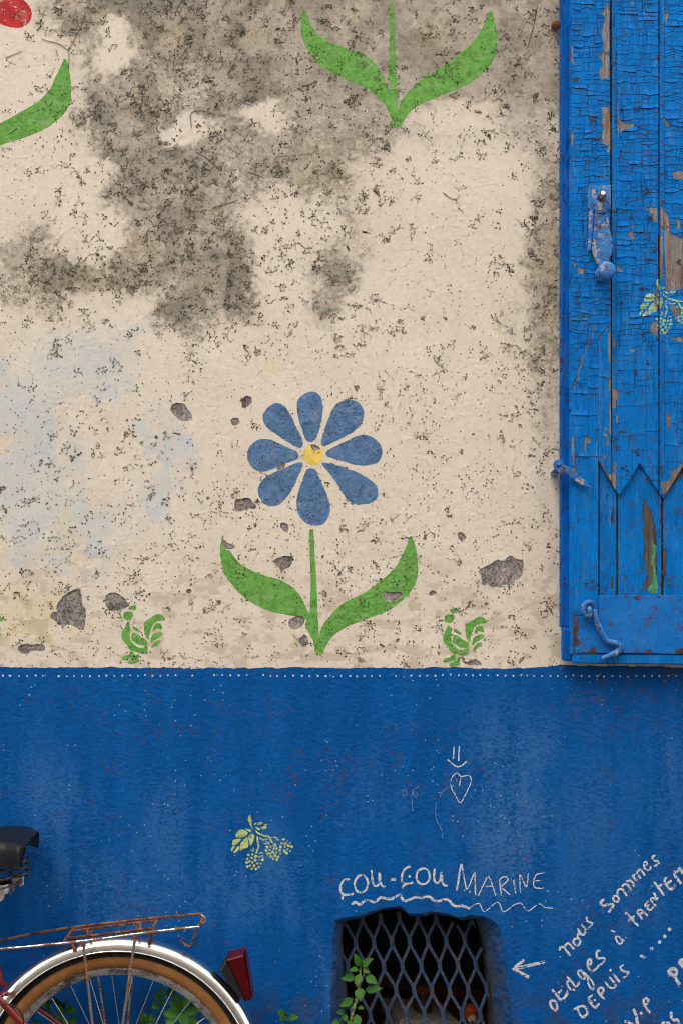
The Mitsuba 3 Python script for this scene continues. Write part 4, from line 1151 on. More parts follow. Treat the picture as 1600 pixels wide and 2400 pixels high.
oldg = poly(crop(1260, 1000, 3.92, [(1040, 1020), (1062, 1080), (1088, 1100), (1080, 1180), (1062, 1250), (1078, 1330), (1100, 1440), (1102, 1530), (1040, 1532), (1000, 1500), (1040, 1440), (1055, 1350), (1042, 1250), (1045, 1150)]), YS + .01)
oldg = rough(oldg, .0016, .004, 7)
add(sh + '__old_paint_patch', patch(oldg, .0003, .02, 0, lambda x, z: x * 0, YS + .010), 'mat_oldgreen', label='patch of old green paint showing where the blue has worn off')
og2 = poly(crop(1280, 880, 4.9, [(1305, 1225), (1330, 1240), (1325, 1330), (1345, 1360), (1325, 1370), (1308, 1300)]), YS)
add(sh + '__old_paint_patch', patch(rough(og2, .0008, .004, 8), .0004, .02, 0, lambda x, z: x * 0, YS + .0005), 'mat_oldgreen')
add(sh + '__backing', bx([W(1345, 0)[0], -.028, W(0, 1530)[2]], [W(1760, 0)[0], -.014, W(0, TOP)[2]]), 'mat_wood')
add(sh + '__bottom_rail', slab(rough(poly([(1341.5, 1531.5), (1770, 1535), (1770, 1560), (1341, 1555.5)], YS), .0008, .012, 3), YS, -.016, .003), 'mat_shutter')
pl = poly([(1401, 1395.5), (1770, 1396), (1770, 1533), (1346, 1529.8), (1344.3, 1443.5), (1401, 1443.8)], YS)
plate = add(sh + '__metal_plate', slab(rough(pl, .0004, .02, 4), YS - .003, YS + .004, .0008), 'mat_plate', label='blue sheet-metal plate rusting along its lower edge')
for nx, nz in ((1352, 1451), (1352, 1522), (1412, 1404), (1500, 1403), (1590, 1404), (1450, 1524), (1560, 1526)):
    add(plate + '__nail', turned([(.0024, 0), (.002, .0012), (.0004, .0016)], W(nx, nz, YS - .003), (0, -1, 0), 10), 'mat_plate', 60)

all_flakes.sort(key=lambda q: -q[0])
for ar, holder, m, mm in all_flakes[:285]:
    add(holder + '__paint_flake', m, mm, 35)
rest = [m for _, _, m, _ in all_flakes[285:]]
if rest:
    add(sh + '__paint_crumbs', join(rest), 'mat_shutter', 35, kind='stuff')
print('flakes', len(all_flakes))
add(sh + '__painted_sprig', join(sprig_meshes), 'mat_berry_faded', 35, label='pale yellow-green stencilled bramble sprig on the cracked blue planks')

# latch: plate, staple, lever, catch rod and knob
LT = (1320, 430, 9.407)
lt = tag(sh + '__latch', 'blue-painted iron lever latch with flaking paint and a round knob')
YL = YS - .004
add(lt + '__plate', slab(rough(poly(crop(*LT, [(525, 45), (1035, 40), (1042, 560), (970, 585), (690, 575), (540, 560), (512, 510), (530, 480)]), YL), .0005, .006, 2), YL, YS + .001, .001), 'mat_iron')
add(lt + '__rod', slab(poly(chaikin(crop(*LT, [(570, 560), (690, 560), (650, 1250), (615, 1500), (520, 1490), (548, 1300), (558, 900)]), 1), YL - .004), YL - .005, YS, .003), 'mat_iron')
lev = poly(chaikin(crop(*LT, [(700, 560), (830, 540), (962, 560), (985, 800), (1032, 1100), (1092, 1300), (1092, 1480), (1040, 1600), (1005, 1700), (960, 1830), (800, 1850), (740, 1780), (690, 1660), (625, 1450), (635, 1250), (685, 900)]), 2), YL - .012)
add(lt + '__lever', slab(lev, YL - .014, YL - .004, .0028), 'mat_iron')
add(lt + '__staple', slab(poly(chaikin(crop(*LT, [(692, 330), (720, 210), (800, 175), (900, 178), (965, 260), (968, 500), (960, 660), (830, 690), (700, 660)]), 2), YL - .016), YL - .017, YL, .003), 'mat_iron')
add(lt + '__pin_seat', turned([(.0105, 0), (.0102, .0012), (.007, .0008)], W(*crop(*LT, [(835, 300)])[0], YL - .017), (0, -1, .1), 20), 'mat_rust')
p0, p1 = W(*crop(*LT, [(832, 300)])[0], YL - .017), W(*crop(*LT, [(868, 205)])[0], YL - .040)
add(lt + '__pin', turned([(.0058, 0), (.0058, np.linalg.norm(p1 - p0) - .001), (.005, np.linalg.norm(p1 - p0)), (.0004, np.linalg.norm(p1 - p0) + .0006)], p0, p1 - p0, 18), 'mat_steel', 40)
k0, k1 = W(*crop(*LT, [(860, 2010)])[0], YL - .004), W(*crop(*LT, [(955, 1895)])[0], YL - .046)
L = np.linalg.norm(k1 - k0)
add(lt + '__knob', turned([(.0185, 0), (.0182, .008), (.012, .016), (.011, L * .55), (.0175, L * .72), (.0205, L * .88), (.0195, L * .98), (.014, L + .003), (.006, L + .005), (.0004, L + .0055)], k0, k1 - k0, 26), 'mat_iron', 50)

# hook hanging from its eye
HK = (1330, 1390, 10.453)
hk = tag(sh + '__hook', 'bent iron hook hanging from an eye, pale blue paint worn to rust')
eye = curve3([W(*q, YS - .006 - .010 * d) for q, d in zip(crop(*HK, [(560, 300), (600, 240), (500, 215), (400, 265), (365, 370), (400, 470), (440, 555), (515, 575), (545, 500), (530, 400), (500, 330)]), (0, .6, 1, 1, 1, .9, .9, 1, 1.3, 1.5, .2))])
add(hk + '__eye', tube(eye, .0058, 10), 'mat_iron', 50)
rod = curve3([W(*q, YS - .010 - d) for q, d in zip(crop(*HK, [(640, 400), (650, 500), (680, 620), (745, 800), (850, 1010), (950, 1175), (1080, 1210), (1210, 1235), (1275, 1330), (1220, 1440), (1080, 1505), (820, 1605)]), np.linspace(.004, .002, 12))])
add(hk + '__rod', tube(rod, np.interp(np.linspace(0, 1, len(rod)), [0, .15, .55, .85, 1], [.0052, .0062, .0072, .0074, .0046]), 10), 'mat_iron', 50)

# wall-mounted shutter stay (turnbuckle)
HB = (1280, 1060, 13.067)
hb = thing('shutter_stay', 'blue iron turn-catch holding the left edge of the shutter to the wall', 'shutter stay')
YB = -.070
s0, s1 = W(1296, 1112, .01), W(1303, 1105, YB + .012)
add(hb + '__stub', tube(line3(s0, s1, 3), [.0085, .0085, .0075], 14), 'mat_iron', 40)
disc = poly(chaikin(crop(*HB, [(365, 212), (480, 250), (525, 360), (520, 470), (510, 600), (445, 690), (370, 640), (290, 600), (240, 500), (205, 360), (255, 255)]), 2), YB)
add(hb + '__disc', slab(disc, YB, YB + .008, .0015), 'mat_iron')
add(hb + '__rivet', turned([(.0056, 0), (.0052, .0022), (.003, .0034), (.0003, .0038)], W(*crop(*HB, [(365, 380)])[0], YB), (0, -1, 0), 16), 'mat_iron', 40)
add(hb + '__bolt_hole', turned([(.0040, 0), (.0036, .0006), (.0003, .0007)], W(*crop(*HB, [(440, 590)])[0], YB), (0, -1, 0), 14), 'mat_rust')
blade = poly(crop(*HB, [(500, 380), (560, 395), (660, 445), (780, 510), (950, 650), (1100, 800), (1220, 920), (1330, 1050), (1392, 1108), (1340, 1115), (1180, 1060), (1000, 985), (800, 850), (640, 720), (555, 650), (500, 560)]), YB + .003)
add(hb + '__blade', slab(blade, YB + .001, YB + .007, .0024), 'mat_iron')
st = thing('iron_stud', 'rusty brown round iron stud in the wall beside the top of the shutter', 'stud')
c = W(1300.5, 61, -.012)
add(st + '__head', turned([(.0105, 0), (.0110, .006), (.0095, .012), (.006, .016), (.0003, .0175)], c, (0, -1, 0), 20), 'mat_rust', 60)
add(st + '__shank', turned([(.006, 0), (.006, .03)], c + [0, .02, 0], (0, -1, 0), 10), 'mat_rust', 60)

# ------------------------------------------------------------------ the bicycle leaning in front of the wall
BY = -.115
wc = WHEEL
bike = thing('bicycle', 'red bicycle with chrome rear mudguard and rusty luggage rack, parked against the blue band', 'bicycle')


def arc(c, R, a0, a1, n, y=None):
    a = np.radians(np.linspace(a0, a1, n))
    return np.c_[c[0] + R * np.cos(a), np.full(n, c[1] if y is None else y), c[2] + R * np.sin(a)]


def ring_sweep(c, prof, a0, a1, n, closed_prof=False):
    """Sweep a profile [(radius, y offset)] round the axle."""
    p = np.asarray(prof, float)
    full = abs(a1 - a0) >= 360
    a = np.radians(np.linspace(a0, a1, n, endpoint=not full))
    v = np.stack([c[0] + p[None, :, 0] * np.cos(a)[:, None], np.broadcast_to(c[1] + p[None, :, 1], (n, len(p))), c[2] + p[None, :, 0] * np.sin(a)[:, None]], -1).reshape(-1, 3)
    f, m = [], len(p)
    for i in range(n if full else n - 1):
        for j in range(m if closed_prof else m - 1):
            i2, j2 = (i + 1) % n, (j + 1) % m
            f += [(i * m + j, i2 * m + j, i2 * m + j2), (i * m + j, i2 * m + j2, i * m + j2)]
    return v, np.array(f)


def wheel(c, name):
    w = tag(freekey(bike + '__' + name))
    ro, ri = .3045, .262
    rm, hh_, ww = (ro + ri) / 2, (ro - ri) / 2, .0185
    t = np.linspace(0, 2 * math.pi, 21)[:-1]
    prof = [(rm + hh_ * math.cos(a), ww * math.sin(a)) for a in t]
    tread = [q for q in [(rm + hh_ * math.cos(a) + .0008, (ww + .0006) * math.sin(a)) for a in np.linspace(-1.17, 1.17, 13)]]
    add(w + '__tyre', ring_sweep(c, prof, 0, 360, 120, True), 'mat_tan', True)
    add(w + '__tread', ring_sweep(c, tread, 0, 360, 140), 'mat_tread', 40)
    add(w + '__rim', ring_sweep(c, [(.2655, -.0135), (.2660, -.0115), (.2610, -.0118), (.2515, -.0085), (.2495, 0), (.2515, .0085), (.2610, .0118), (.2660, .0115), (.2655, .0135), (.2605, .0138), (.2500, .0105), (.2475, 0), (.2500, -.0105), (.2605, -.0138)], 0, 360, 120, True), 'mat_rim', 50)
    hub = turned([(.004, -.055), (.0075, -.05), (.009, -.036), (.020, -.034), (.020, -.031), (.009, -.028), (.009, .028), (.020, .031), (.020, .034), (.009, .036), (.0075, .05), (.004, .055)], c, (0, -1, 0), 18)
    add(w + '__hub', hub, 'mat_steel', 40)
    n = 32
    for i in range(n):
        ar = 2 * math.pi * (i + .35) / n
        side = -1 if i % 2 else 1
        tw = .42 if (i // 2) % 2 else -.42
        ah = ar + tw * 1.9
        a = [c[0] + .018 * math.cos(ah), c[1] + side * .032, c[2] + .018 * math.sin(ah)]
        b = [c[0] + .246 * math.cos(ar), c[1] + side * .004, c[2] + .246 * math.sin(ar)]
        add(w + '__spoke', tube(line3(a, b), .0011, 5, False), 'mat_steel', True)
    return w


wheel(wc, 'rear_wheel')
fwc = wc + np.array([-1.02, -.02, 0])
wheel(fwc, 'front_wheel')


def guard(c, a0, a1, key):
    t = np.linspace(-1.42, 1.42, 15)
    prof = [(.3130 + .0215 * math.cos(a), .0275 * math.sin(a)) for a in t]
    prof = [(.3085, -.0255), (.3075, -.0275)] + prof + [(.3075, .0275), (.3085, .0255)]
    return add(key, ring_sweep(c, prof, a0, a1, 90), 'mat_chrome', 60)


rg = guard(wc, -38, 156, bike + '__rear_mudguard')
guard(fwc, -20, 150, bike + '__front_mudguard')

# luggage rack
YN, YF = BY - .066, BY + .066
N_ = lambda a, b: W(a, b, YN)
F_ = lambda a, b: W(a, b, YF)
rk = tag(bike + '__luggage_rack', 'luggage rack of thin bars, its chrome pitted and rusted brown')


def bar(nm, pts, r=.0033, m='mat_rack', n=1, **kw):
    return add(rk + '__' + nm, tube(curve3(pts, n) if len(pts) > 2 else line3(pts[0], pts[1], 6), r, 8), m, 50, **kw)


bar('rail', [N_(-150, 2235), N_(0, 2225), N_(198, 2206), N_(348, 2185), N_(450, 2173.5), N_(466.6, 2172)], .0033, n=1)
bar('rail', [F_(-130, 2243), F_(0, 2204), F_(80, 2188), F_(170, 2172.8), F_(372, 2150), F_(455, 2143), F_(472.5, 2142)], .0031, 'mat_rust', 1)
bar('end_loop', [F_(468, 2142), F_(480, 2150), F_(481, 2160), W(474, 2166, BY - .03), N_(466, 2172)], .0033)
bar('end_loop', [F_(472, 2144), F_(476, 2152), W(473, 2160, BY), N_(464, 2170)], .0030, 'mat_rust')
m1, m2 = BY + .034, BY - .030
bar('slat', [W(174, 2181.5, m1), W(362, 2157.8, m1)], .0030, 'mat_rust')
bar('slat', [W(158, 2199.7, m2), W(356, 2175.6, m2)], .0031, 'mat_rust')
bar('cross_bar', [F_(176, 2172), N_(149, 2209)], .0032, 'mat_rust')
bar('cross_bar', [F_(370, 2150), N_(356, 2183)], .0032, 'mat_rust')
bar('tie', [W(205.6, 2178, m1), W(206.5, 2195, m2)], .0026, 'mat_rust')
bar('tie', [W(330, 2162, m1), W(329.5, 2179, m2)], .0026, 'mat_rust')
bar('hook_bar', [N_(462.6, 2175), N_(457, 2193), N_(447.5, 2217), N_(444, 2219), N_(436, 2214), W(422, 2205, YN + .02)], .0024, 'mat_rust')
axn, axf = wc + [0, -.062, 0], wc + [0, .062, 0]
bar('strut', [N_(195.7, 2211), N_(217.5, 2400), axn + [-.012, 0, .01]], .0032, n=0)
bar('strut', [N_(318, 2192), N_(288.6, 2400), axn + [.010, 0, .01]], .0034, n=0)
bar('strut', [F_(213, 2172), F_(247, 2400), axf + [-.012, 0, .01]], .0030, n=0)
bar('strut', [F_(321, 2160), F_(300.5, 2400), axf + [.010, 0, .01]], .0032, n=0)
bar('clip', [N_(195, 2207), N_(196.5, 2219)], .0052, 'mat_rust')
bar('clip', [N_(318, 2189), N_(317.5, 2200)], .0052, 'mat_rust')
add(rg + '__bridge', tube(line3(W(357, 2182, BY - .03), W(350, 2214, BY - .028), 4), .0036, 8), 'mat_rust', True)
add(rg + '__bridge', tube(line3(W(168, 2206, BY - .03), W(176, 2230, BY - .028), 4), .0036, 8), 'mat_rust', True)
add(rg + '__rolled_edge', tube(arc(wc, .3078, -38, 156, 100, BY - .0275), .0017, 6), 'mat_chrome', True)

# tail lamp
tl = tag(bike + '__tail_lamp', 'wedge-shaped red tail lamp with a black housing')
yl0, yl1 = BY - .030, BY + .028
pr = lambda pts: poly(pts, yl0)
add(tl + '__lens', slab(pr([(531, 2250), (570.5, 2239), (574, 2252), (588, 2342), (586, 2345), (577.5, 2347)]), yl0, yl1, .0022), 'mat_lens')
add(tl + '__housing', slab(pr([(516, 2277), (530, 2251), (577, 2348), (570, 2347)]), yl0 + .002, yl1 - .002, .0025), 'mat_black')
add(tl + '__bracket', slab(pr([(512, 2280), (520, 2272), (566, 2345), (560, 2350)]), BY - .012, BY + .012, .001), 'mat_black')
add(tl + '__rib', slab(pr([(573.5, 2240), (576, 2240), (592, 2342), (588.5, 2344)]), yl0 + .006, yl1 - .006, .0012), 'mat_lens')

# red frame
fr = tag(bike + '__frame')
bb = np.array([wc[0] - .43, BY, .27])
stop = np.array([wc[0] - .318, BY, .655])
sn, sf = BY - .058, BY + .058
nA, nB = W(0, 2343, BY - .065), W(54.5, 2400, BY - .062)
d = nB - nA
add(fr + '__seat_stay', tube(np.array([stop + [.01, -.02, .0], nA - d * .35, nA, nB, axn + [-.004, 0, .004]]), .0078, 12), 'mat_frame', True)
fA, fB = W(5, 2303, BY + .055), W(134, 2396, BY + .058)
add(fr + '__seat_stay', tube(np.array([stop + [.01, .02, 0], fA, fB, axf + [-.004, 0, .004]]), .0078, 12), 'mat_frame', True)
add(fr + '__seat_tube', tube(line3(bb, stop + [.004, 0, .02], 4), .0145, 14), 'mat_frame', True)
head0, head1 = np.array([fwc[0] + .19, BY, .60]), np.array([fwc[0] + .145, BY, .74])
add(fr + '__top_tube', tube(line3(head0 + [-.012, 0, .1], stop - [.01, 0, .02], 4), .0130, 14), 'mat_frame', True)
add(fr + '__down_tube', tube(line3(head0 + [0, 0, .03], bb, 4), .0145, 14), 'mat_frame', True)
add(fr + '__head_tube', tube(line3(head0, head1, 4), .0175, 14), 'mat_frame', True)
for s, ax in ((-1, axn), (1, axf)):
    add(fr + '__chain_stay', tube(line3(bb + [0, s * .03, 0], ax + [0, 0, 0], 4), .0085, 10), 'mat_frame', True)
    add(bike + '__fork_blade', tube(np.array([head0 + [0, s * .03, -.01], head0 + [-.03, s * .048, -.08], fwc + [.04, s * .05, .1], fwc + [0, s * .052, 0]]), [.011, .011, .008, .006], 10), 'mat_frame', True)
add(bike + '__handlebar', tube(curve3([head1 + [.10, -.26, .14], head1 + [.0, -.24, .15], head1 + [-.05, -.10, .13], head1 + [-.055, 0, .11], head1 + [-.05, .05, .13], head1 + [.0, .075, .15]], 2), .011, 10), 'mat_steel', True)
add(bike + '__stem', tube(line3(head1, head1 + [-.055, 0, .115], 3), .011, 10), 'mat_steel', True)
add(bike + '__chainring', ring_sweep(bb + [0, -.045, 0], [(.088, -.002), (.092, 0), (.088, .002), (.074, .002), (.074, -.002)], 0, 360, 48, True), 'mat_steel', True)
for s, a in ((-1, -.6), (1, math.pi - .6)):
    e = bb + np.array([.165 * math.cos(a), s * .062, .165 * math.sin(a)])
    k = add(bike + '__crank', tube(line3(bb + [0, s * .056, 0], e, 3), .007, 8), 'mat_steel', True)
    add(k + '__pedal', bx(e + [-.045, s * .03 - .022, -.012], e + [.045, s * .03 + .022, .012]), 'mat_black')
add(bike + '__brake_cable', tube(curve3([W(-20, 2352, BY - .082), W(20, 2352, BY - .082), W(33, 2357, BY - .082), W(53, 2374, BY - .082), W(57, 2400, BY - .082), W(56, 2450, BY - .075), axn + [0, -.01, .03]], 2), .0016, 6), 'mat_black', True)
add(fr + '__stay_bridge', tube(line3(W(2, 2335, BY - .06), W(24, 2312, BY + .06), 4), .006, 8), 'mat_frame', True)

# saddle
sd = tag(bike + '__saddle', 'black leather saddle on coil springs, cut off at the left edge')
xe = W(71, 1950, BY + .02)[0]
zt = W(60, 1948, BY)[2]
n, V, F = 26, [], []
for i in range(n):
    s = i / (n - 1)                       # 0 at the back, 1 at the nose
    x = xe - .005 - .27 * s + (.004 if i else .010)
    wd = (.098 * (1 - s) ** 1.25 + .020) * min(1, .72 + i * .10)
    top = zt - .010 * s + .006 * math.sin(s * 5) - (.010 if i == 0 else .002 if i == 1 else 0)
    dp = .040 + .050 * min(1, s * 1.9) * (1 - .45 * max(0, s - .5))
    q = []
    for a in np.linspace(-1, 1, 17):
        u = abs(a)
        if u < .62:
            y, z = a / .62 * wd * .88, top - .010 * (u / .62) ** 2.2
        else:
            k = (u - .62) / .38
            y = math.copysign(wd * (.88 + .09 * math.sin(k * 1.7)), a)
            z = top - .010 - k * dp
        q.append((x + (.010 * (1 - u) if i == 0 else 0), BY + y, z))
    V += q
for i in range(n - 1):
    for j in range(16):
        F += [(i * 17 + j, i * 17 + j + 1, (i + 1) * 17 + j + 1), (i * 17 + j, (i + 1) * 17 + j + 1, (i + 1) * 17 + j)]
base = len(V)
V.append((xe - .004, BY, zt - .03))
for j in range(16):
    F.append((j, j + 1, base))
add(sd + '__cover', (np.array(V), np.array(F)), 'mat_saddle', True)
for yy, (cx, cy), rr, z0, z1 in ((BY + .05, (46, 2044), .0205, 2058, 2012), (BY - .05, (6, 2060), .0215, 2092, 2030)):
    a = np.linspace(0, 2 * math.pi * 3.1, 76)
    lo, hi = W(cx, z0, yy), W(cx, z1, yy)
    c = lo + (hi - lo) * np.linspace(0, 1, 76)[:, None]
    c = c + np.c_[rr * np.cos(a), rr * np.sin(a), 0 * a]
    add(sd + '__spring', tube(c, .0027, 7), 'mat_spring', True)
add(sd + '__rail', tube(curve3([W(52, 2058, BY + .05), W(48, 2066, BY + .02), W(35, 2078, BY - .02), W(0, 2086, BY - .03), W(-120, 2090, BY - .02), W(-220, 2040, BY)], 2), .0045, 8), 'mat_spring', True)
add(sd + '__spring_plate', slab(poly([(30, 2058), (56, 2053), (57, 2074), (50, 2078), (40, 2073), (28, 2096), (18, 2100)], BY + .03), BY + .028, BY + .034, .001), 'mat_steel')
add(sd + '__clamp', turned([(.001, -.03), (.017, -.03), (.018, -.026), (.018, .026), (.017, .03), (.001, .03)], W(2, 2091, BY - .03), (0, -1, .1), 20), 'mat_steel', 40)
add(sd + '__clamp', turned([(.021, -.010), (.022, 0), (.021, .010), (.001, .011)], W(4, 2080, BY - .05), (0, 0, 1), 20), 'mat_steel', 40)
add(sd + '__seat_post', tube(line3(stop, stop + [.012, 0, .10], 3), .0125, 12), 'mat_steel', True)


# ------------------------------------------------------------------ plants
def leaf(base, tip, width, fold=.25, droop=.15, nrm=(0, -1, 0)):
    b, t = np.asarray(base, float), np.asarray(tip, float)
    L = np.linalg.norm(t - b)
    d = (t - b) / L
    nn = np.asarray(nrm, float); nn = nn - d * nn.dot(d); nn /= np.linalg.norm(nn)
    s = np.cross(d, nn)
    V, F = [], []
    prof = [(0, .02), (.12, .42), (.28, .88), (.42, 1.0), (.58, .90), (.74, .62), (.88, .28), (1, .0)]
    for k, w in prof:
        c = b + d * L * k + nn * (L * droop * (k * (1 - k) * 2 - .35 * k * k))
        for e in (-1, -.5, 0, .5, 1):
            V.append(c + s * e * w * width / 2 + nn * abs(e) * fold * w * width / 2 + nn * .04 * width * math.sin(k * 17 + e * 3) * abs(e))
    for i in range(len(prof) - 1):
        for j in range(4):
            a = i * 5 + j
            F += [(a, a + 1, a + 6), (a, a + 6, a + 5)]
    return np.array(V), np.array(F)


def plant(name, label, cr, yy, leaves, stems, k=1.0):
    p = thing(name, label, 'weed', 'pellitory weeds rooted at the foot of the wall')
    for s, r in stems:
        pts = [W(*q, yy) for q in crop(*cr, s)]
        pts[-1] = np.array([pts[-1][0], min(yy, -.008), 0.0]) if s[-1][1] > 1e5 else pts[-1]
        add(p + '__stem', tube(curve3(pts, 2), np.linspace(r * .6, r, len(curve3(pts, 2))), 6), 'mat_stem', True)
    for i, (b, t, w, m) in enumerate(leaves):
        (bq, tq) = crop(*cr, [b, t])
        dy = -.004 - .010 * ((i * 37) % 10) / 10
        B, Tp = W(*bq, yy), W(*tq, yy + dy * 1.8)
        nz = np.array([.25 * math.sin(i * 2.1), -1, .55 + .35 * math.sin(i * 1.3)])
        add(p + '__leaf', leaf(B, Tp, w * 1.12 / cr[2] / 1000, .22, .12, nz), m, True)
    return p


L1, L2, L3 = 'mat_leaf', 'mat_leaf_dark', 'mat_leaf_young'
GV = (760, 2110, 7.127)
pw = plant('pellitory_weed', 'leafy green weed climbing in front of the left side of the grille', GV, -.004, [
    ((600, 1120), (502, 880), 118, L1), ((620, 1110), (812, 965), 118, L1), ((572, 1148), (412, 1172), 84, L1), ((638, 1140), (762, 1206), 80, L3), ((512, 1272), (272, 1312), 118, L1),
    ((680, 1270), (884, 1386), 135, L1), ((600, 1215), (528, 1440), 115, L3), ((672, 1500), (968, 1472), 138, L2), ((590, 1450), (600, 1690), 160, L1), ((482, 1638), (252, 1778), 125, L1),
    ((532, 1750), (438, 1805), 75, L3), ((558, 1788), (656, 1812), 72, L1), ((335, 1868), (195, 1872), 92, L2), ((322, 1900), (372, 2036), 84, L1), ((255, 2015), (120, 2085), 100, L1),
    ((530, 1900), (570, 2130), 125, L1), ((470, 1990), (380, 2160), 110, L1), ((430, 2100), (250, 2200), 120, L2), ((450, 2120), (620, 2240), 120, L1)],
    [([(600, 1115), (612, 1290), (565, 1480), (545, 1640), (505, 1800), (445, 1950), (425, 2080), (400, 2600), (380, 4000), (380, 2e5)], .0019), ([(250, 2015), (330, 1900), (420, 2100)], .0012)])
sv = []
for i in range(70):
    t_ = rng.random()
    cpt = np.array([np.interp(t_, [0, .3, .6, 1], [600, 560, 530, 430]), np.interp(t_, [0, .3, .6, 1], [1170, 1420, 1700, 2000])]) + rng.normal(0, 16, 2)
    q = W(*crop(*GV, [tuple(cpt)])[0], -.010)
    m = trimesh.creation.icosphere(subdivisions=0, radius=.0010 + .0008 * rng.random()); m.apply_translation(q); sv.append(m)
add(pw + '__seed_cluster', join(sv), 'mat_seed', True, kind='stuff')

WV = (290, 2120, 5.058)
plant('pellitory_weed', 'leafy green weed behind the spokes at the right of the rear wheel', WV, -.055, [
    ((690, 1235), (740, 1070), 110, 'mat_leaf_bright'), ((675, 1240), (532, 1152), 120, 'mat_leaf_bright'), ((715, 1270), (942, 1240), 122, 'mat_leaf_bright'), ((670, 1270), (466, 1300), 120, 'mat_leaf_bright'), ((700, 1280), (735, 1470), 120, 'mat_leaf_bright'),
    ((690, 1235), (798, 1075), 100, 'mat_leaf_bright'), ((660, 1290), (500, 1420), 120, 'mat_leaf_bright'), ((560, 1060), (600, 940), 90, L1), ((575, 1080), (510, 1030), 80, L1), ((590, 1085), (660, 1120), 90, L1), ((460, 1085), (345, 1100), 90, L1),
    ((460, 1080), (470, 960), 90, L1), ((430, 1180), (330, 1230), 90, L1), ((440, 1180), (500, 1130), 80, L1), ((640, 1010), (690, 980), 70, L1), ((250, 1420), (232, 1270), 115, L1), ((270, 1430), (340, 1400), 90, L1),
    ((750, 1330), (880, 1400), 90, L1), ((800, 1190), (860, 1150), 70, L1), ((380, 1330), (300, 1370), 90, L1), ((690, 1250), (640, 1190), 60, L3), ((700, 1245), (755, 1195), 60, L3)],
    [([(693, 1230), (700, 1330), (690, 1500), (640, 2400), (640, 2e5)], .0018), ([(565, 1040), (600, 1300), (640, 1700)], .0014), ([(455, 1060), (500, 1400), (600, 1900)], .0014), ([(250, 1400), (300, 1700), (560, 2200)], .0014)])
WL = (0, 2120, 5.227)
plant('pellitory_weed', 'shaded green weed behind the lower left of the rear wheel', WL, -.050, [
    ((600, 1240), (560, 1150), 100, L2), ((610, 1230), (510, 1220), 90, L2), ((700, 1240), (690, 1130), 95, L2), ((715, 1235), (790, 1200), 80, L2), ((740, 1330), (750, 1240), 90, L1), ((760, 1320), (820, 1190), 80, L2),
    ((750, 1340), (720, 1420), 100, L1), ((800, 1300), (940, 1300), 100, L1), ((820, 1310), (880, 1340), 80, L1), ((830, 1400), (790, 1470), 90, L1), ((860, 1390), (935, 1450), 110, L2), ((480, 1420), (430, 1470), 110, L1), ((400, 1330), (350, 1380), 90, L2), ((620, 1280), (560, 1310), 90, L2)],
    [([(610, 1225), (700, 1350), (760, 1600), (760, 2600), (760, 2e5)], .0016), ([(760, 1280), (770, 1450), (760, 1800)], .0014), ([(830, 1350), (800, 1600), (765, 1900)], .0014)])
SV = (600, 2300, 7.84)
plant('pellitory_weed', 'small seedling with round leaves against the wall, between the bicycle and the grille', SV, -.012, [
    ((535, 640), (395, 515), 120, L1), ((530, 640), (440, 720), 110, L2), ((600, 665), (785, 665), 118, L1), ((545, 645), (605, 730), 60, L1), ((555, 645), (560, 575), 36, L2), ((520, 900), (380, 960), 120, L1), ((560, 980), (720, 1000), 120, L1)],
    [([(545, 640), (510, 720), (520, 900), (540, 1500), (540, 2e5)], .0014)])


# ------------------------------------------------------------------ dead creeper: rootlets with their suckers, twigs
paint_zone = dado


def dens(px, py):
    a = meshkit.fbm(np.c_[px / 75, py / 75, np.zeros(len(px))], 3, 40)
    d = np.clip((a - .36) * 3.2, .05, 1)
    d = np.where(py > 1100, np.maximum(d, .4), d)
    wx = (meshkit.fbm(np.c_[px * .018, py * .018, px * 0 + 1.5], 3, 9) - .5) * 90
    st = np.zeros(len(px))
    for c in STAIN:
        q = np.hypot((px + wx - c[0]) / c[2], (py + wx - c[1]) / c[3])
        st = np.maximum(st, np.clip(1.5 - q, 0, .8) * c[4])
    return np.clip(d + st * .55, 0, 1.2)


V_, F_l, b_ = [], [], 0


def pad(c, r, hgt, nrm_y=-1):
    global b_
    a = np.linspace(0, 2 * math.pi, 7)[:-1] + rng.random()
    V_.append(np.vstack([np.c_[c[0] + r * np.cos(a), np.full(6, c[1]), c[2] + r * np.sin(a)], [[c[0], c[1] - hgt, c[2]]]]))
    F_l.append(np.array([(k, (k + 1) % 6, 6) for k in range(6)]) + b_)
    b_ += 7


def thread(p, w, hgt):
    """Thin raised strip along the points p (n, 3)."""
    global b_
    p = np.asarray(p)
    d = np.gradient(p, axis=0)
    s = np.c_[-d[:, 2], np.zeros(len(p)), d[:, 0]]
    s /= np.linalg.norm(s, axis=1, keepdims=True) + 1e-12
    n = len(p)
    V_.append(np.vstack([p - s * w / 2, p + [0, -hgt, 0], p + s * w / 2]))
    k = np.arange(n - 1)
    F_l.append(np.vstack([np.c_[k, k + n, k + 1], np.c_[k + 1, k + n, k + n + 1], np.c_[k + n, k + 2 * n, k + n + 1], np.c_[k + n + 1, k + 2 * n, k + 2 * n + 1]]) + b_)
    b_ += 3 * n


def surf(q, lift=.0006):
    x, z = q[..., 0], q[..., 1]
    return np.stack([x, -wall_h(x, z) - lift, z], -1)


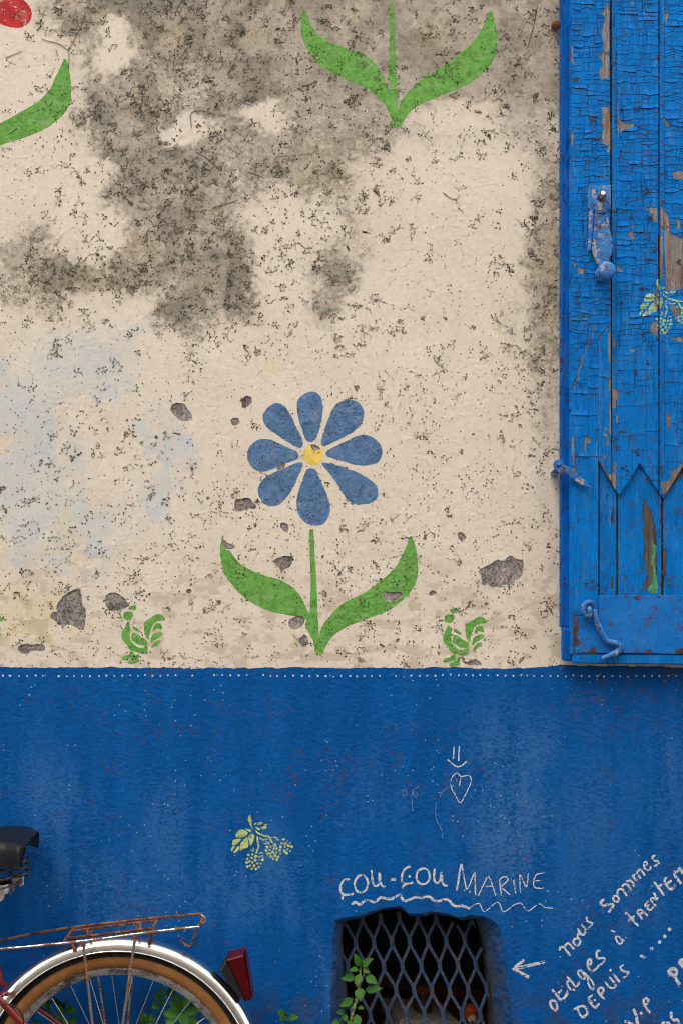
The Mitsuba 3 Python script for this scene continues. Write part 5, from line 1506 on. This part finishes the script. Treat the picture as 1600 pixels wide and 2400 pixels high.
def cluster(cx, cz, R, nb, threads, y=None):
    a0 = rng.random() * 6.28
    fan = 2.2 + rng.random() * 3.6
    for k in range(nb):
        a = a0 + fan * (k / max(nb - 1, 1) - .5) + rng.normal(0, .3)
        r = R * (.45 + .75 * rng.random())
        e = np.array([cx + r * math.cos(a), cz + r * math.sin(a)])
        bend = rng.normal(0, .22) * r
        mid = np.array([cx, cz]) * .45 + e * .55 + bend * np.array([-math.sin(a), math.cos(a)])
        l = np.array([[cx, cz], mid, e])
        P3 = surf(l) if y is None else np.c_[l[:, 0], np.full(3, y), l[:, 1]]
        if threads:
            thread(P3, .0004 + .0003 * rng.random(), .0004)
        if rng.random() < .82:
            rr = .0012 + .0011 * rng.random()
            pad(P3[2], rr, rr * .8)


N = 5200
cxp, cyp = rng.uniform(-15, 1312, N), rng.uniform(-15, 1562, N)
keep = rng.random(N) < dens(cxp, cyp) * .5
ink = unary_union([poly(chaikin(crop(*FL, pt), 1)) for pt in petals] + [poly(crop(*LF, leafL)), poly(crop(*LF, leafR))])
for x, y in zip(cxp[keep], cyp[keep]):
    c = W(x, y)
    if shapely.contains_xy(ink, c[0], c[2]) and rng.random() < .45:
        continue
    dots_only = rng.random() < (.25 if y < 850 else .55 if y < 1100 else .80)
    R = (.006 + .009 * rng.random()) * (1.0 if y < 1000 else .9)
    cluster(c[0], c[2], R * (1.25 if dots_only else 1), int(rng.integers(3, 9)), not dots_only)
for i in range(3200):                      # single suckers
    x, y = rng.uniform(-10, 1310), 1560 * rng.random() ** .75
    c = surf(W(x, y)[[0, 2]][None])[0]
    pad(c, .0009 + .0009 * rng.random(), .0009)
for i in range(60):                        # traces on the shutter
    x, y = rng.uniform(1345, 1600), rng.uniform(0, 1390)
    c = W(x, y, YS)
    cluster(c[0], c[2], .005 + .006 * rng.random(), int(rng.integers(4, 9)), True, YS - .0022)
add('creeper_rootlets', (np.vstack(V_), np.vstack(F_l)), 'mat_root', 30, label='dead brown creeper rootlets and suckers scattered over the cream plaster and the shutter', cat='creeper', kind='stuff')
print('rootlet tris', sum(len(f) for f in F_l))

twigs = [
    ('forked dry creeper twig above the green leaf at the top left', [[(162, 160), (163, 130), (161, 118), (178, 90), (200, 41)], [(161, 119), (140, 102), (112, 97), (99, 91)], [(136, 132), (132, 116)]]),
    ('short dry creeper twig on the cream plaster below the red petal', [[(15, 136), (30, 131), (52, 121)]]),
    ('angled dry creeper twig on the grey plaster right of the top left leaf', [[(449, 300), (446, 262), (472, 259), (492, 263), (506, 270)]]),
    ('dry creeper twig slanting over the grey plaster below the angled twig', [[(460, 356), (490, 374), (506, 388), (520, 402)]]),
    ('dry creeper twig near the shutter at the top', [[(1258, 12), (1250, 60), (1240, 92), (1236, 112)]]),
    ('short dry creeper twig between grey stain and bare plaster', [[(634, 467), (646, 464), (656, 459)], [(585, 403), (605, 411), (620, 417)]]),
    ('short dry creeper twig right of the grey stains', [[(1072, 486), (1080, 494), (1086, 498)], [(1064, 464), (1072, 476)]]),
    ('dark dry creeper twig across the upper right of the cream area', [[(1038, 452), (1060, 470), (1075, 462)]]),
    ('dry creeper twig beside the lower grey patch', [[(500, 487), (530, 478), (556, 470)]]),
    ('short dry creeper twig under the shutter stay', [[(1290, 1052), (1302, 1052), (1313, 1053)]]),
    ('dry creeper twig on the pale plaster beside the lowest grey patch', [[(820, 686), (828, 677), (834, 671)]]),
    ('short dry creeper twig on the green leaf at the top left', [[(108, 208), (118, 217), (126, 223)], [(40, 300), (34, 306), (24, 313)]])]
for lab, ls in twigs:
    t = thing('creeper_twig', lab, 'twig', 'dry creeper twigs stuck to the wall')
    for l in ls:
        q = surf(np.array(xz(l)), .0016)
        add(t + '__stem', tube(curve3(q, 2) if len(q) > 2 else q, np.linspace(.0008, .0005, len(curve3(q, 2)) if len(q) > 2 else 2), 5), 'mat_root', True)
